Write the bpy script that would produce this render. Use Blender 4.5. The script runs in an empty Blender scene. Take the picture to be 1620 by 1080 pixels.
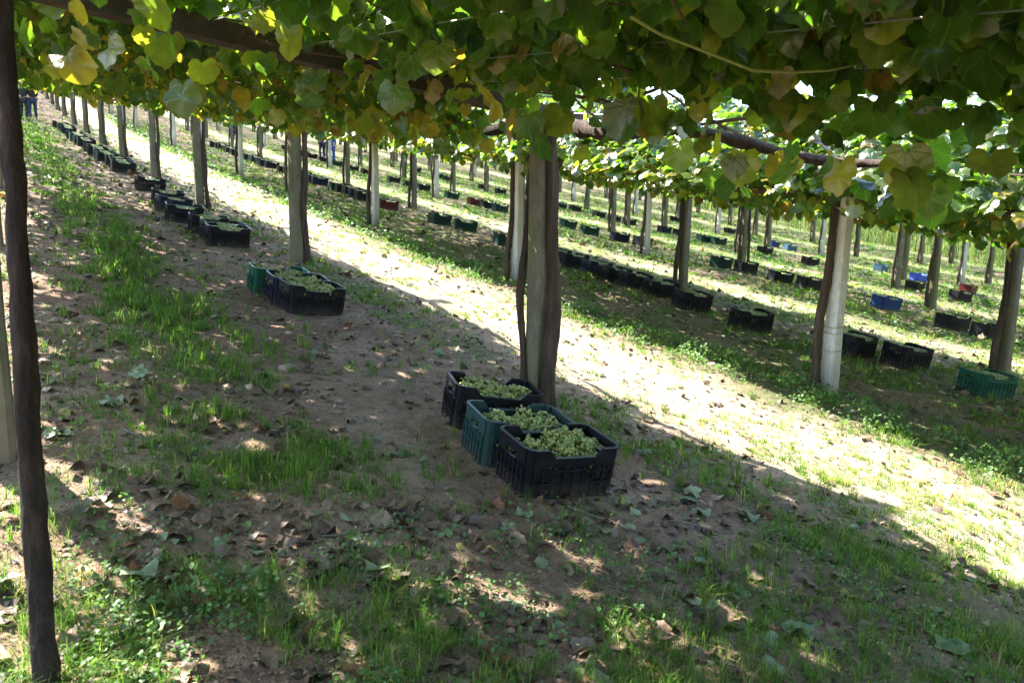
import bpy, math, random
import numpy as np
from mathutils import Vector, Matrix

random.seed(7)
rng = np.random.default_rng(11)
S = bpy.context.scene
COL = S.collection
rad = math.radians

# ------------------------------------------------------------------ camera, world, sun, exposure
EYE = np.array([0.0, 0.0, 1.577])
CR = np.array([0.84167, -0.53972, 0.01676]); CU = np.array([0.07032, 0.14032, 0.98761]); CF = np.array([0.53539, 0.83007, -0.15605])
cd = bpy.data.cameras.new("camera"); cam = bpy.data.objects.new("camera", cd); COL.objects.link(cam)
cd.sensor_fit = 'HORIZONTAL'; cd.sensor_width = 23.5; cd.lens = 18.0
cd.clip_start = 0.05; cd.clip_end = 600
cd.dof.use_dof = True; cd.dof.focus_distance = 5.0; cd.dof.aperture_fstop = 3.2
mw = Matrix.Identity(4)
for i in range(3):
    mw[i][0] = CR[i]; mw[i][1] = CU[i]; mw[i][2] = -CF[i]; mw[i][3] = EYE[i]
cam.matrix_world = mw
S.camera = cam

SUN_EL, SUN_AZ = rad(46), rad(20)          # azimuth measured from +y (along the rows) towards -x
sdir = Vector((-math.sin(SUN_AZ) * math.cos(SUN_EL), math.cos(SUN_AZ) * math.cos(SUN_EL), math.sin(SUN_EL)))
w = bpy.data.worlds.new("World"); S.world = w; w.use_nodes = True
nt = w.node_tree; bg = nt.nodes["Background"]
sky = nt.nodes.new("ShaderNodeTexSky"); sky.sky_type = 'NISHITA'; sky.sun_disc = False
sky.sun_elevation = SUN_EL; sky.sun_rotation = -SUN_AZ
nt.links.new(sky.outputs[0], bg.inputs[0]); bg.inputs[1].default_value = 0.13
sl = bpy.data.lights.new("sun", 'SUN'); sl.energy = 5.0; sl.angle = rad(0.55); sl.color = (1.0, 0.955, 0.88)
so = bpy.data.objects.new("sun", sl); COL.objects.link(so)
so.rotation_euler = sdir.to_track_quat('Z', 'Y').to_euler(); so.location = (0, 0, 30)
S.view_settings.view_transform = 'Standard'; S.view_settings.look = 'None'
S.view_settings.gamma = 1.0; S.view_settings.use_curve_mapping = False
S.view_settings.exposure = 2.75
S.render.engine = 'CYCLES'
S.cycles.max_bounces = 10; S.cycles.diffuse_bounces = 5; S.cycles.transmission_bounces = 8
S.cycles.use_denoising = True

# ------------------------------------------------------------------ terrain functions
GX = [-60, -30, 0, 3.32, 7.02, 11, 14.1, 18.3, 21.8, 25.5, 29, 33, 37, 50, 140]
GZ = [3.4, 1.8, 0, -.31, -.69, -1.02, -1.21, -1.58, -1.85, -2.1, -2.4, -2.65, -2.9, -3.3, -3.3]

def vnoise(x, y, seed=0):
    x = np.asarray(x, float); y = np.asarray(y, float)
    xi = np.floor(x); yi = np.floor(y); fx = x - xi; fy = y - yi
    fx = fx * fx * (3 - 2 * fx); fy = fy * fy * (3 - 2 * fy)
    def h(a, b):
        v = np.sin(a * 127.1 + b * 311.7 + seed * 74.7) * 43758.5453
        return v - np.floor(v)
    return (h(xi, yi) * (1 - fx) + h(xi + 1, yi) * fx) * (1 - fy) + (h(xi, yi + 1) * (1 - fx) + h(xi + 1, yi + 1) * fx) * fy

def fbm(x, y, seed=0, o=3):
    s = 0; a = .5; t = 0
    for i in range(o):
        s = s + a * vnoise(np.asarray(x) * 2 ** i, np.asarray(y) * 2 ** i, seed + i); t += a; a *= .5
    return s / t

def base_z(x, y):
    x = np.asarray(x, float); y = np.asarray(y, float)
    return 0.11312 * y + 0.000443 * np.clip(y, 0, None) ** 2 + np.interp(x, GX, GZ)

def gz(x, y):
    x = np.asarray(x, float); y = np.asarray(y, float)
    near = np.clip(1.6 - np.hypot(x, y) / 25, .35, 1)
    return base_z(x, y) + near * (.05 * (fbm(x / .9, y / .9, 3) - .5) + .036 * (vnoise(x / .22, y / .22, 9) - .5) + .022 * (vnoise(x / .1, y / .1, 15) - .5))

def gzf(x, y): return float(gz(x, y))

def pix(P):
    d = np.asarray(P, float) - EYE
    zz = d @ CF
    zz = np.where(np.abs(zz) < 1e-6, 1e-6, zz)
    return 810 + 1241 * (d @ CR) / zz, 540 - 1241 * (d @ CU) / zz, zz

# ------------------------------------------------------------------ object helpers
def tag(o, label=None, cat=None, group=None, kind=None):
    if label: o['label'] = label
    if cat: o['category'] = cat
    if group: o['group'] = group
    if kind: o['kind'] = kind
    return o

def empty(name, loc, rz=0):
    o = bpy.data.objects.new(name, None); COL.objects.link(o)
    o.location = loc; o.rotation_euler = (0, 0, rz); o.empty_display_size = .1
    return o

def link(name, me, parent=None, loc=(0, 0, 0), rz=0):
    o = bpy.data.objects.new(name, me); COL.objects.link(o)
    o.location = loc; o.rotation_euler = (0, 0, rz)
    if parent is not None: o.parent = parent
    return o

def np_mesh(name, V, F, mat, col=None, uv=None, smooth=False):
    """V (n,3); F (m,3) or (m,4) int; col (n,3) per vertex; uv (n,2) per vertex"""
    me = bpy.data.meshes.new(name)
    V = np.asarray(V, np.float32); F = np.asarray(F, np.int32); k = F.shape[1]; m = len(F)
    me.vertices.add(len(V)); me.vertices.foreach_set('co', V.ravel())
    me.loops.add(m * k); me.loops.foreach_set('vertex_index', F.ravel())
    me.polygons.add(m); me.polygons.foreach_set('loop_start', np.arange(0, m * k, k, dtype=np.int32))
    if smooth: me.polygons.foreach_set('use_smooth', np.ones(m, bool))
    if col is not None:
        a = me.color_attributes.new('tint', 'FLOAT_COLOR', 'POINT')
        c = np.ones((len(V), 4), np.float32); c[:, :3] = col
        a.data.foreach_set('color', c.ravel())
    if uv is not None:
        u = me.uv_layers.new(name='uv')
        u.data.foreach_set('uv', np.asarray(uv, np.float32)[F.ravel()].ravel())
    me.update(calc_edges=True); me.validate()
    if mat is not None: me.materials.append(mat)
    return me

class MB:
    """collects boxes, tubes and strips into one mesh"""
    def __init__(s): s.v = []; s.f = []; s.m = []
    def box(s, x0, x1, y0, y1, z0, z1, mi=0):
        b = len(s.v)
        s.v += [(x0, y0, z0), (x1, y0, z0), (x1, y1, z0), (x0, y1, z0), (x0, y0, z1), (x1, y0, z1), (x1, y1, z1), (x0, y1, z1)]
        s.f += [(b, b+3, b+2, b+1), (b+4, b+5, b+6, b+7), (b, b+1, b+5, b+4), (b+1, b+2, b+6, b+5), (b+2, b+3, b+7, b+6), (b+3, b, b+4, b+7)]
        s.m += [mi] * 6
    def tube(s, pts, r, n=8, rough=0.0, seed=0, mi=0, cap=True):
        pts = [Vector(p) for p in pts]; rr = r if isinstance(r, (list, tuple)) else [r] * len(pts)
        b0 = len(s.v); up = Vector((.31, .17, .93)).normalized(); rn = random.Random(seed)
        ridge = [rn.uniform(-1, 1) for _ in range(n)]
        for i, p in enumerate(pts):
            d = (pts[min(i+1, len(pts)-1)] - pts[max(i-1, 0)]).normalized()
            a = d.cross(up)
            if a.length < .05: a = d.cross(Vector((1, 0, 0)))
            a.normalize(); c = d.cross(a)
            tw = i * .1
            for k in range(n):
                th = 2 * math.pi * k / n + tw * (1 if rough else 0)
                q = rr[i] * (1 + rough * (.65 * ridge[k] + .5 * rn.uniform(-1, 1)))
                s.v.append(tuple(p + a * (math.cos(th) * q) + c * (math.sin(th) * q)))
        for i in range(len(pts) - 1):
            for k in range(n):
                A = b0 + i*n + k; B = b0 + i*n + (k+1) % n
                s.f.append((A, B, B + n, A + n)); s.m.append(mi)
        if cap:
            s.f.append(tuple(b0 + k for k in range(n-1, -1, -1))); s.m.append(mi)
            e = b0 + (len(pts)-1)*n
            s.f.append(tuple(e + k for k in range(n))); s.m.append(mi)
    def mesh(s, name, mats, smooth=False, bevel=0):
        me = bpy.data.meshes.new(name); me.from_pydata(s.v, [], s.f)
        for m in (mats if isinstance(mats, (list, tuple)) else [mats]): me.materials.append(m)
        me.polygons.foreach_set('material_index', s.m)
        if smooth: me.polygons.foreach_set('use_smooth', [True] * len(s.f))
        me.update(); return me

# ------------------------------------------------------------------ materials
def mat(name):
    m = bpy.data.materials.new(name); m.use_nodes = True
    t = m.node_tree; b = t.nodes["Principled BSDF"]
    return m, t, b
def N(t, typ, **kw):
    n = t.nodes.new(typ)
    for k, v in kw.items(): setattr(n, k, v)
    return n
def noise(t, scale, detail=4, rough=.55, vec=None, dist=0):
    n = N(t, "ShaderNodeTexNoise"); n.inputs['Scale'].default_value = scale; n.inputs['Detail'].default_value = detail
    n.inputs['Roughness'].default_value = rough; n.inputs['Distortion'].default_value = dist
    if vec is not None: t.links.new(vec, n.inputs['Vector'])
    return n
def ramp(t, inp, stops):
    r = N(t, "ShaderNodeValToRGB"); e = r.color_ramp.elements
    while len(e) < len(stops): e.new(.5)
    for q, (p, c) in zip(e, stops): q.position = p; q.color = (*c, 1) if len(c) == 3 else c
    t.links.new(inp, r.inputs[0]); return r
def mixc(t, fac, a, b, blend='MIX'):
    m = N(t, "ShaderNodeMix", data_type='RGBA', blend_type=blend)
    for sock, val in ((m.inputs[0], fac), (m.inputs[6], a), (m.inputs[7], b)):
        if hasattr(val, 'links'): t.links.new(val, sock)
        elif isinstance(val, (tuple, list)): sock.default_value = (*val, 1)
        else: sock.default_value = val
    return m.outputs[2]
def math_(t, op, a, b=None, c=None, clamp=False):
    m = N(t, "ShaderNodeMath", operation=op, use_clamp=clamp)
    for i, v in enumerate((a, b, c)):
        if v is None: continue
        if hasattr(v, 'links'): t.links.new(v, m.inputs[i])
        else: m.inputs[i].default_value = v
    return m.outputs[0]
def bump(t, b, h, strength=.4, dist=.01):
    n = N(t, "ShaderNodeBump"); n.inputs['Strength'].default_value = strength; n.inputs['Distance'].default_value = dist
    t.links.new(h, n.inputs['Height']); t.links.new(n.outputs[0], b.inputs['Normal'])

def leaf_material(name, trans=.45, rough=.38, veins=True, spec=.5, tscale=(2.75, 3.25, .9)):
    m, t, b = mat(name)
    at = N(t, "ShaderNodeAttribute"); at.attribute_name = 'tint'
    colr = at.outputs['Color']
    uv = N(t, "ShaderNodeUVMap"); uv.uv_map = 'uv'
    geo = N(t, "ShaderNodeNewGeometry")
    nz = noise(t, 9, 3, .6, geo.outputs['Position'])
    f = ramp(t, nz.outputs['Fac'], [(.38, (.72, .72, .72)), (.66, (1.18, 1.15, 1.0))])
    colr = mixc(t, 1.0, colr, f.outputs[0], 'MULTIPLY')
    if veins:
        sp = N(t, "ShaderNodeSeparateXYZ"); t.links.new(uv.outputs[0], sp.inputs[0])
        u = math_(t, 'ABSOLUTE', sp.outputs[0]); v = sp.outputs[1]
        tot = None
        for ang in (0, 38, 78, 118):
            c, s_ = math.cos(rad(ang)), math.sin(rad(ang))
            d = math_(t, 'ABSOLUTE', math_(t, 'SUBTRACT', math_(t, 'MULTIPLY', u, c), math_(t, 'MULTIPLY', v, s_)))
            al = math_(t, 'ADD', math_(t, 'MULTIPLY', u, s_), math_(t, 'MULTIPLY', v, c))
            k = math_(t, 'SUBTRACT', 1.0, math_(t, 'MULTIPLY', d, 48), clamp=True)
            k = math_(t, 'MULTIPLY', k, math_(t, 'GREATER_THAN', al, 0.0))
            tot = k if tot is None else math_(t, 'MAXIMUM', tot, k)
        colr = mixc(t, math_(t, 'MULTIPLY', tot, .34), colr, (.22, .26, .08))
        # autumn browning that creeps in from the margin
        rr = math_(t, 'SQRT', math_(t, 'ADD', math_(t, 'MULTIPLY', u, u), math_(t, 'POWER', math_(t, 'SUBTRACT', v, .42), 2)))
        n2 = noise(t, 14, 3, .7, geo.outputs['Position'])
        e = math_(t, 'ADD', rr, math_(t, 'MULTIPLY', math_(t, 'SUBTRACT', n2.outputs['Fac'], .5), 1.1))
        e = math_(t, 'MULTIPLY', math_(t, 'SUBTRACT', e, .52), 5, clamp=True)
        colr = mixc(t, math_(t, 'MULTIPLY', e, .36), colr, (.20, .13, .04))
    t.links.new(mixc(t, 1.0, colr, (.72, .74, .72), 'MULTIPLY') if trans > .42 else colr, b.inputs['Base Color'])
    if veins:
        nb_ = noise(t, 55, 3, .6, geo.outputs['Position']); bump(t, b, math_(t, 'SUBTRACT', nb_.outputs['Fac'], math_(t, 'MULTIPLY', tot, .6)), .5, .006)
    bk = geo.outputs['Backfacing']              # the underside of a leaf is matt
    t.links.new(math_(t, 'ADD', rough, math_(t, 'MULTIPLY', bk, .3)), b.inputs['Roughness'])
    t.links.new(math_(t, 'SUBTRACT', spec, math_(t, 'MULTIPLY', bk, spec * .8)), b.inputs['Specular IOR Level'])
    tr = N(t, "ShaderNodeBsdfTranslucent")
    t.links.new(mixc(t, 1.0, colr, tscale, 'MULTIPLY'), tr.inputs[0])
    mx = N(t, "ShaderNodeMixShader"); mx.inputs[0].default_value = trans
    t.links.new(b.outputs[0], mx.inputs[1]); t.links.new(tr.outputs[0], mx.inputs[2])
    t.links.new(mx.outputs[0], t.nodes["Material Output"].inputs[0])
    return m

M_LEAF = leaf_material("vine_leaf", rough=.30, spec=1.0)
M_LEAF_FAR = leaf_material("vine_leaf_plain", rough=.32, spec=1.0, veins=False)
M_GRASS = leaf_material("grass_blade", trans=.4, rough=.5, veins=False, spec=.3, tscale=(1.5, 1.6, .9))
M_LITTER = leaf_material("fallen_leaf", trans=.12, rough=.6, veins=True, spec=.3, tscale=(1.2, 1.1, .9))

def ground_material():
    m, t, b = mat("vineyard_soil")
    geo = N(t, "ShaderNodeNewGeometry"); P = geo.outputs['Position']
    sp = N(t, "ShaderNodeSeparateXYZ"); t.links.new(P, sp.inputs[0])
    n1 = noise(t, 1.3, 5, .6, P); n2 = noise(t, 14, 6, .7, P); n3 = noise(t, 90, 3, .7, P); n4 = noise(t, .35, 3, .5, P)
    soil = ramp(t, n1.outputs['Fac'], [(.3, (.155, .098, .060)), (.5, (.245, .166, .110)), (.7, (.315, .228, .158))]).outputs[0]
    spk = ramp(t, n2.outputs['Fac'], [(.3, (.45, .42, .4)), (.5, (1, 1, 1)), (.75, (1.3, 1.28, 1.25))]).outputs[0]
    soil = mixc(t, .85, soil, spk, 'MULTIPLY')
    grit = ramp(t, n3.outputs['Fac'], [(.36, (.55, .52, .5)), (.52, (1, 1, 1)), (.68, (1.35, 1.32, 1.28))]).outputs[0]
    soil = mixc(t, .7, soil, grit, 'MULTIPLY')
    green = ramp(t, n2.outputs['Fac'], [(.3, (.035, .052, .015)), (.7, (.10, .13, .04))]).outputs[0]
    # moss and short green growth: patchy, thicker away from the trodden strips
    g = math_(t, 'ADD', n4.outputs['Fac'], math_(t, 'MULTIPLY', n1.outputs['Fac'], .7))
    at = N(t, "ShaderNodeAttribute"); at.attribute_name = 'tint'
    sa = N(t, "ShaderNodeSeparateColor"); t.links.new(at.outputs['Color'], sa.inputs[0])
    g = math_(t, 'ADD', g, math_(t, 'SUBTRACT', sa.outputs[0], .5))
    gm = ramp(t, g, [(.84, (0, 0, 0)), (1.0, (1, 1, 1))]).outputs[0]
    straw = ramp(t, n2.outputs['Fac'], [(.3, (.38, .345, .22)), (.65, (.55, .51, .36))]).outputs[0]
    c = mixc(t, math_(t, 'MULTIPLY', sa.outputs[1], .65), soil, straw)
    c = mixc(t, math_(t, 'MULTIPLY', gm, .75), c, green)
    t.links.new(c, b.inputs['Base Color']); b.inputs['Roughness'].default_value = .95; b.inputs['Specular IOR Level'].default_value = .15
    hh = math_(t, 'ADD', math_(t, 'MULTIPLY', n2.outputs['Fac'], .7), math_(t, 'MULTIPLY', n3.outputs['Fac'], .3))
    bump(t, b, hh, 1.0, .05)
    return m

def rough_material(name, stops, scale=8, stretch=1.0, rough=.9, bs=.6, bd=.01, streak=None):
    m, t, b = mat(name)
    tc = N(t, "ShaderNodeTexCoord"); mp = N(t, "ShaderNodeMapping"); mp.inputs['Scale'].default_value = (1, 1, stretch)
    oi = N(t, "ShaderNodeObjectInfo"); av = N(t, "ShaderNodeVectorMath", operation='ADD')
    t.links.new(tc.outputs['Object'], av.inputs[0])
    ml = N(t, "ShaderNodeVectorMath", operation='SCALE'); ml.inputs[0].default_value = (3.7, 5.1, 2.3); t.links.new(oi.outputs['Random'], ml.inputs['Scale'])
    t.links.new(ml.outputs[0], av.inputs[1]); t.links.new(av.outputs[0], mp.inputs[0])
    n = noise(t, scale, 6, .65, mp.outputs[0]); n2 = noise(t, scale * 6, 4, .7, mp.outputs[0])
    c = ramp(t, n.outputs['Fac'], stops).outputs[0]
    k = ramp(t, n2.outputs['Fac'], [(.3, (.7, .7, .7)), (.7, (1.2, 1.2, 1.2))]).outputs[0]
    c = mixc(t, .7, c, k, 'MULTIPLY')
    if streak:
        n3 = noise(t, 2.2, 4, .6, mp.outputs[0]); f = ramp(t, n3.outputs['Fac'], [(.46, (0, 0, 0)), (.62, (1, 1, 1))]).outputs[0]
        c = mixc(t, math_(t, 'MULTIPLY', f, .7), c, streak)
        sp = N(t, "ShaderNodeSeparateXYZ"); t.links.new(tc.outputs['Object'], sp.inputs[0])
        lo = math_(t, 'SUBTRACT', 1.0, math_(t, 'MULTIPLY', sp.outputs[2], 2.2), clamp=True)   # soil splashed up the foot
        c = mixc(t, math_(t, 'MULTIPLY', lo, .7), c, (.17, .13, .085))
    t.links.new(c, b.inputs['Base Color']); b.inputs['Roughness'].default_value = rough; b.inputs['Specular IOR Level'].default_value = .25
    bump(t, b, math_(t, 'ADD', math_(t, 'MULTIPLY', n.outputs['Fac'], .6), math_(t, 'MULTIPLY', n2.outputs['Fac'], .4)), bs, bd)
    return m

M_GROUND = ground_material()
M_GRANITE = rough_material("weathered_granite", [(.3, (.085, .077, .052)), (.55, (.15, .135, .095)), (.75, (.225, .205, .15))], 5, .5, streak=(.11, .11, .045))
M_CONCRETE = rough_material("pale_concrete", [(.3, (.42, .41, .38)), (.6, (.56, .55, .52)), (.8, (.62, .61, .58))], 5, .4, streak=(.40, .37, .29))
M_BEAM = rough_material("old_beam", [(.3, (.035, .027, .020)), (.55, (.065, .053, .040)), (.8, (.13, .12, .085))], 7, 1, bs=.9, bd=.02)
M_BARK = rough_material("vine_bark", [(.25, (.022, .015, .011)), (.5, (.062, .043, .031)), (.75, (.125, .09, .066))], 24, .10, bs=1.0, bd=.03)
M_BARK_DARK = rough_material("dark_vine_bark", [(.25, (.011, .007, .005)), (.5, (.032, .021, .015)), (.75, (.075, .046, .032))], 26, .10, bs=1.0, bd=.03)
M_CANE = rough_material("young_cane", [(.3, (.055, .036, .022)), (.7, (.11, .075, .042))], 20)
M_SHOOT = rough_material("green_shoot", [(.3, (.16, .22, .05)), (.7, (.24, .28, .08))], 12, rough=.5, bs=.1)
M_RUST = rough_material("rusty_iron", [(.3, (.05, .018, .010)), (.6, (.12, .042, .02)), (.8, (.20, .08, .035))], 30, .5)
M_TWIG = rough_material("dry_twig", [(.3, (.12, .09, .07)), (.7, (.24, .19, .15))], 25)

def plastic(name, c, rough=.36):
    m, t, b = mat(name); b.inputs['Specular IOR Level'].default_value = .2
    tc = N(t, "ShaderNodeTexCoord"); n = noise(t, 9, 5, .7, tc.outputs['Object'])
    sp = N(t, "ShaderNodeSeparateXYZ"); t.links.new(tc.outputs['Object'], sp.inputs[0])
    f = ramp(t, n.outputs['Fac'], [(.45, (0, 0, 0)), (.75, (1, 1, 1))]).outputs[0]
    lo = math_(t, 'SUBTRACT', 1.0, math_(t, 'MULTIPLY', sp.outputs[2], 9), clamp=True)
    k = math_(t, 'ADD', math_(t, 'MULTIPLY', f, .012), math_(t, 'MULTIPLY', math_(t, 'MULTIPLY', lo, n.outputs['Fac']), .5), clamp=True)
    t.links.new(mixc(t, k, c, (.17, .13, .10)), b.inputs['Base Color'])
    t.links.new(math_(t, 'ADD', rough, math_(t, 'MULTIPLY', f, .25)), b.inputs['Roughness'])
    bump(t, b, n.outputs['Fac'], .05, .003)
    return m
PL = {'black': plastic("black_plastic", (.005, .0055, .008)), 'navy': plastic("blue_black_plastic", (.006, .009, .022)),
      'green': plastic("dark_green_plastic", (.005, .06, .034)), 'slate': plastic("grey_green_plastic", (.016, .042, .040)),
      'deep green': plastic("deep green plastic".replace(' ', '_'), (.004, .026, .019)), 'blue': plastic("blue_plastic", (.008, .03, .12)), 'bright blue': plastic("bright_blue_plastic", (.04, .075, .42)),
      'grey-blue': plastic("grey_blue_plastic", (.05, .095, .14)), 'red': plastic("dark_red_plastic", (.075, .012, .012))}
M_WIRE, _t, _b = mat("galvanised_wire"); _b.inputs['Base Color'].default_value = (.45, .45, .46, 1); _b.inputs['Metallic'].default_value = .9; _b.inputs['Roughness'].default_value = .45

def grape_material():
    m, t, b = mat("white_grape")
    at = N(t, "ShaderNodeAttribute"); at.attribute_name = 'tint'
    geo = N(t, "ShaderNodeNewGeometry"); n = noise(t, 60, 2, .5, geo.outputs['Position'])
    f = ramp(t, n.outputs['Fac'], [(.35, (.75, .78, .7)), (.65, (1.15, 1.12, 1.0))]).outputs[0]
    t.links.new(mixc(t, 1.0, at.outputs['Color'], f, 'MULTIPLY'), b.inputs['Base Color'])
    b.inputs['Roughness'].default_value = .45
    b.inputs['Subsurface Weight'].default_value = .2; b.inputs['Subsurface Radius'].default_value = (.006, .008, .003); b.inputs['Subsurface Scale'].default_value = 1.0
    return m
M_GRAPE = grape_material()
M_CLOD, _t, _b = mat("earth_clod"); _a = N(_t, "ShaderNodeAttribute"); _a.attribute_name = 'tint'; _t.links.new(_a.outputs['Color'], _b.inputs['Base Color']); _b.inputs['Roughness'].default_value = .95

# ------------------------------------------------------------------ layout of the pergola lines
SP = 5.87
LINES = [  # x, first post y, k range, pergola, pale?
    (-.06, 4.18, -1, 14, 0, 0), (3.32, 4.75, -1, 14, 0, 0),
    (7.02, 4.87, -1, 14, 1, 1), (11.0, 5.08, -1, 14, 1, 0),
    (14.1, 3.85, -1, 14, 2, 1), (18.3, 4.25, -1, 14, 2, 0),
    (21.8, 1.45, 0, 11, 3, 0), (25.5, 3.35, 0, 11, 3, 0),
    (29.0, 3.3, 0, 11, 4, 1), (33.0, 4.3, 0, 11, 4, 0),
    (36.7, 3.5, 0, 11, 5, 0), (40.3, 3.9, 0, 11, 5, 0)]
LINE_SAY = ["the left row of the first pergola", "the row beside the nearest crates",
            "the row just beyond the sunny grass path", "the far side of the second pergola",
            "the near side of the third pergola", "the far side of the third pergola",
            "the near side of the fourth pergola", "the far side of the fourth pergola",
            "the near side of the fifth pergola", "the far side of the fifth pergola",
            "the near side of the last pergola", "the far side of the last pergola"]
ORD = ["nearest", "second", "third", "fourth", "fifth", "sixth", "seventh", "eighth", "ninth", "tenth", "eleventh", "twelfth", "thirteenth", "fourteenth", "fifteenth", "sixteenth",
       "seventeenth", "eighteenth", "nineteenth", "twentieth", "twenty-first", "twenty-second", "twenty-third", "twenty-fourth", "twenty-fifth", "twenty-sixth", "twenty-seventh", "twenty-eighth", "twenty-ninth", "thirtieth", "thirty-first", "thirty-second", "thirty-third", "thirty-fourth"]
YMIN, YMAX = -3.5, 87.0
STRIPS = [(-.65, 3.2), (5.5, 10.95), (12.6, 18.3), (20.2, 25.5), (27.4, 33.0), (35.1, 40.4)]

def zone(x):
    """+ve share of each kind of growth at across-slope position x"""
    return x

# ------------------------------------------------------------------ ground
def axis(lo, a, b, hi, step, grow):
    c = list(np.arange(a, b, step)); s = step; v = b
    while v < hi: c.append(v); s *= grow; v += s
    c.append(hi); s = step; v = a - step; pre = []
    while v > lo: pre.append(v); s *= grow; v -= s
    pre.append(lo)
    return np.array(pre[::-1] + c)
gx_ = axis(-60, -1.5, 7.5, 140, .045, 1.05); gy_ = axis(-25, .6, 9.0, 180, .045, 1.045)
X, Y = np.meshgrid(gx_, gy_); Z = gz(X, Y)
nx, ny = len(gx_), len(gy_)
idx = np.arange(nx * ny).reshape(ny, nx)
Fq = np.stack([idx[:-1, :-1], idx[:-1, 1:], idx[1:, 1:], idx[1:, :-1]], -1).reshape(-1, 4)
def bandf(x, c, w): return np.exp(-((x - c) / w) ** 2)
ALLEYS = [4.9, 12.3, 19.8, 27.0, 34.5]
def greenness(x, y):
    g = .5 * bandf(x, -.5, .5) + .55 * bandf(x, 1.15, .55) * np.clip((y - 3) / 2, 0, 1) + .45 * bandf(x, 3.5, .4) + .75 * bandf(x, 6.5, .7)
    g = g + np.where(x > 7, .46 + .12 * np.sin(x * 1.7), 0) + np.where(x > 13, .18, 0)
    g = g + .14 * np.clip((3.4 - y) / 1.2, 0, 1) * (x < 4) + .35 * np.clip((y - 14) / 20, 0, 1) * (x < 2.6)
    return g
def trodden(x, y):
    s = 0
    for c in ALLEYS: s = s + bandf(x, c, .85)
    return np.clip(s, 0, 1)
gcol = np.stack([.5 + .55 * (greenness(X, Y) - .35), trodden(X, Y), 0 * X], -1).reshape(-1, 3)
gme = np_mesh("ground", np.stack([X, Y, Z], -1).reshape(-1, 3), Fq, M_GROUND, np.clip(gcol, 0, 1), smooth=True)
tag(link("ground", gme), kind='structure')

# ------------------------------------------------------------------ leaf shapes
half = [(.03, .03), (.15, -.13), (.34, -.15), (.51, -.01), (.51, .14), (.61, .30), (.58, .48), (.47, .57), (.45, .70), (.29, .82), (.14, .93)]
out_hi = np.array(half + [(0, 1.02)] + [(-x, y) for x, y in half[::-1]])
half_m = [(.05, .0), (.40, -.08), (.56, .34), (.34, .66)]
out_mid = np.array(half_m + [(0, 1.0)] + [(-x, y) for x, y in half_m[::-1]])
def leaf_shape(out, seed, ring=False):
    r = np.random.default_rng(seed); n = len(out); c = np.array([[0, .40]])
    cup = -.26 + .24 * r.standard_normal()
    ph = r.uniform(0, 6.28, 3)
    def zf(p):
        d = p - c; rr = np.hypot(d[:, 0], d[:, 1]); th = np.arctan2(d[:, 1], d[:, 0])
        return cup * rr * rr * 1.6 + rr * (.13 * np.sin(2 * th + ph[2]) + .10 * np.sin(3 * th + ph[0]) + .09 * np.sin(5 * th + ph[1])) + .10 * np.abs(d[:, 0])
    o = out + (.022 if len(out) > 12 else .01) * r.standard_normal(out.shape)
    if ring:
        mid = c + (o - c) * .55
        P = np.vstack([c, mid, o]); F = []
        for i in range(n):
            j = (i + 1) % n
            F += [(0, 1 + i, 1 + j), (1 + i, 1 + n + i, 1 + n + j), (1 + i, 1 + n + j, 1 + j)]
    else:
        P = np.vstack([c, o]); F = [(0, 1 + i, 1 + (i + 1) % n) for i in range(n)]
    return np.column_stack([P, zf(P)]), np.array(F), P
HI = [leaf_shape(out_hi, s, True) for s in range(6)]
NEARM = [leaf_shape(out_hi, s + 40, False) for s in range(4)]
MID = [leaf_shape(out_mid, s + 10) for s in range(4)]
LOW = [(np.array([[0, 0, 0], [.52, .40, -.10], [0, 1.0, -.05], [-.52, .40, -.10]]), np.array([(0, 1, 2), (0, 2, 3)]), np.array([[0, 0], [.5, .4], [0, 1], [-.5, .4]]))]

TINTS = np.array([(.042, .085, .016), (.050, .098, .018), (.036, .078, .018), (.060, .110, .022), (.055, .105, .020), (.075, .125, .026), (.095, .145, .030), (.048, .092, .026),
                  (.115, .15, .028), (.16, .165, .03), (.20, .155, .034), (.155, .098, .030)])
TPROB = np.array([.14, .14, .12, .12, .12, .09, .07, .07, .05, .04, .025, .015]); TPROB /= TPROB.sum()

def frames(n, tilt, az=None):
    az = rng.uniform(0, 2 * np.pi, n) if az is None else az
    T = np.column_stack([np.cos(az) * np.cos(tilt), np.sin(az) * np.cos(tilt), -np.sin(tilt)])
    Nn = np.column_stack([np.cos(az) * np.sin(tilt), np.sin(az) * np.sin(tilt), np.cos(tilt)])
    Xv = np.cross(T, Nn)
    ro = rng.normal(0, .35, n)[:, None]
    X2 = Xv * np.cos(ro) + Nn * np.sin(ro); N2 = -Xv * np.sin(ro) + Nn * np.cos(ro)
    return X2, T, N2

def scatter_leaves(shapes, P, X2, T, N2, size, col):
    Vs, Fs, Cs, Us = [], [], [], []; off = 0
    which = rng.integers(0, len(shapes), len(P))
    for k, (B, F, uv) in enumerate(shapes):
        s = which == k; n = int(s.sum())
        if not n: continue
        zs = rng.uniform(.5, 1.6, n)[:, None, None]
        V = P[s][:, None, :] + size[s][:, None, None] * (B[None, :, 0:1] * X2[s][:, None, :] + B[None, :, 1:2] * T[s][:, None, :] + zs * B[None, :, 2:3] * N2[s][:, None, :])
        Vs.append(V.reshape(-1, 3)); Cs.append(np.repeat(col[s], len(B), 0)); Us.append(np.tile(uv, (n, 1)))
        Fs.append((F[None] + (off + np.arange(n) * len(B))[:, None, None]).reshape(-1, 3)); off += n * len(B)
    return np.vstack(Vs), np.vstack(Fs), np.vstack(Cs), np.vstack(Us)

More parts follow.
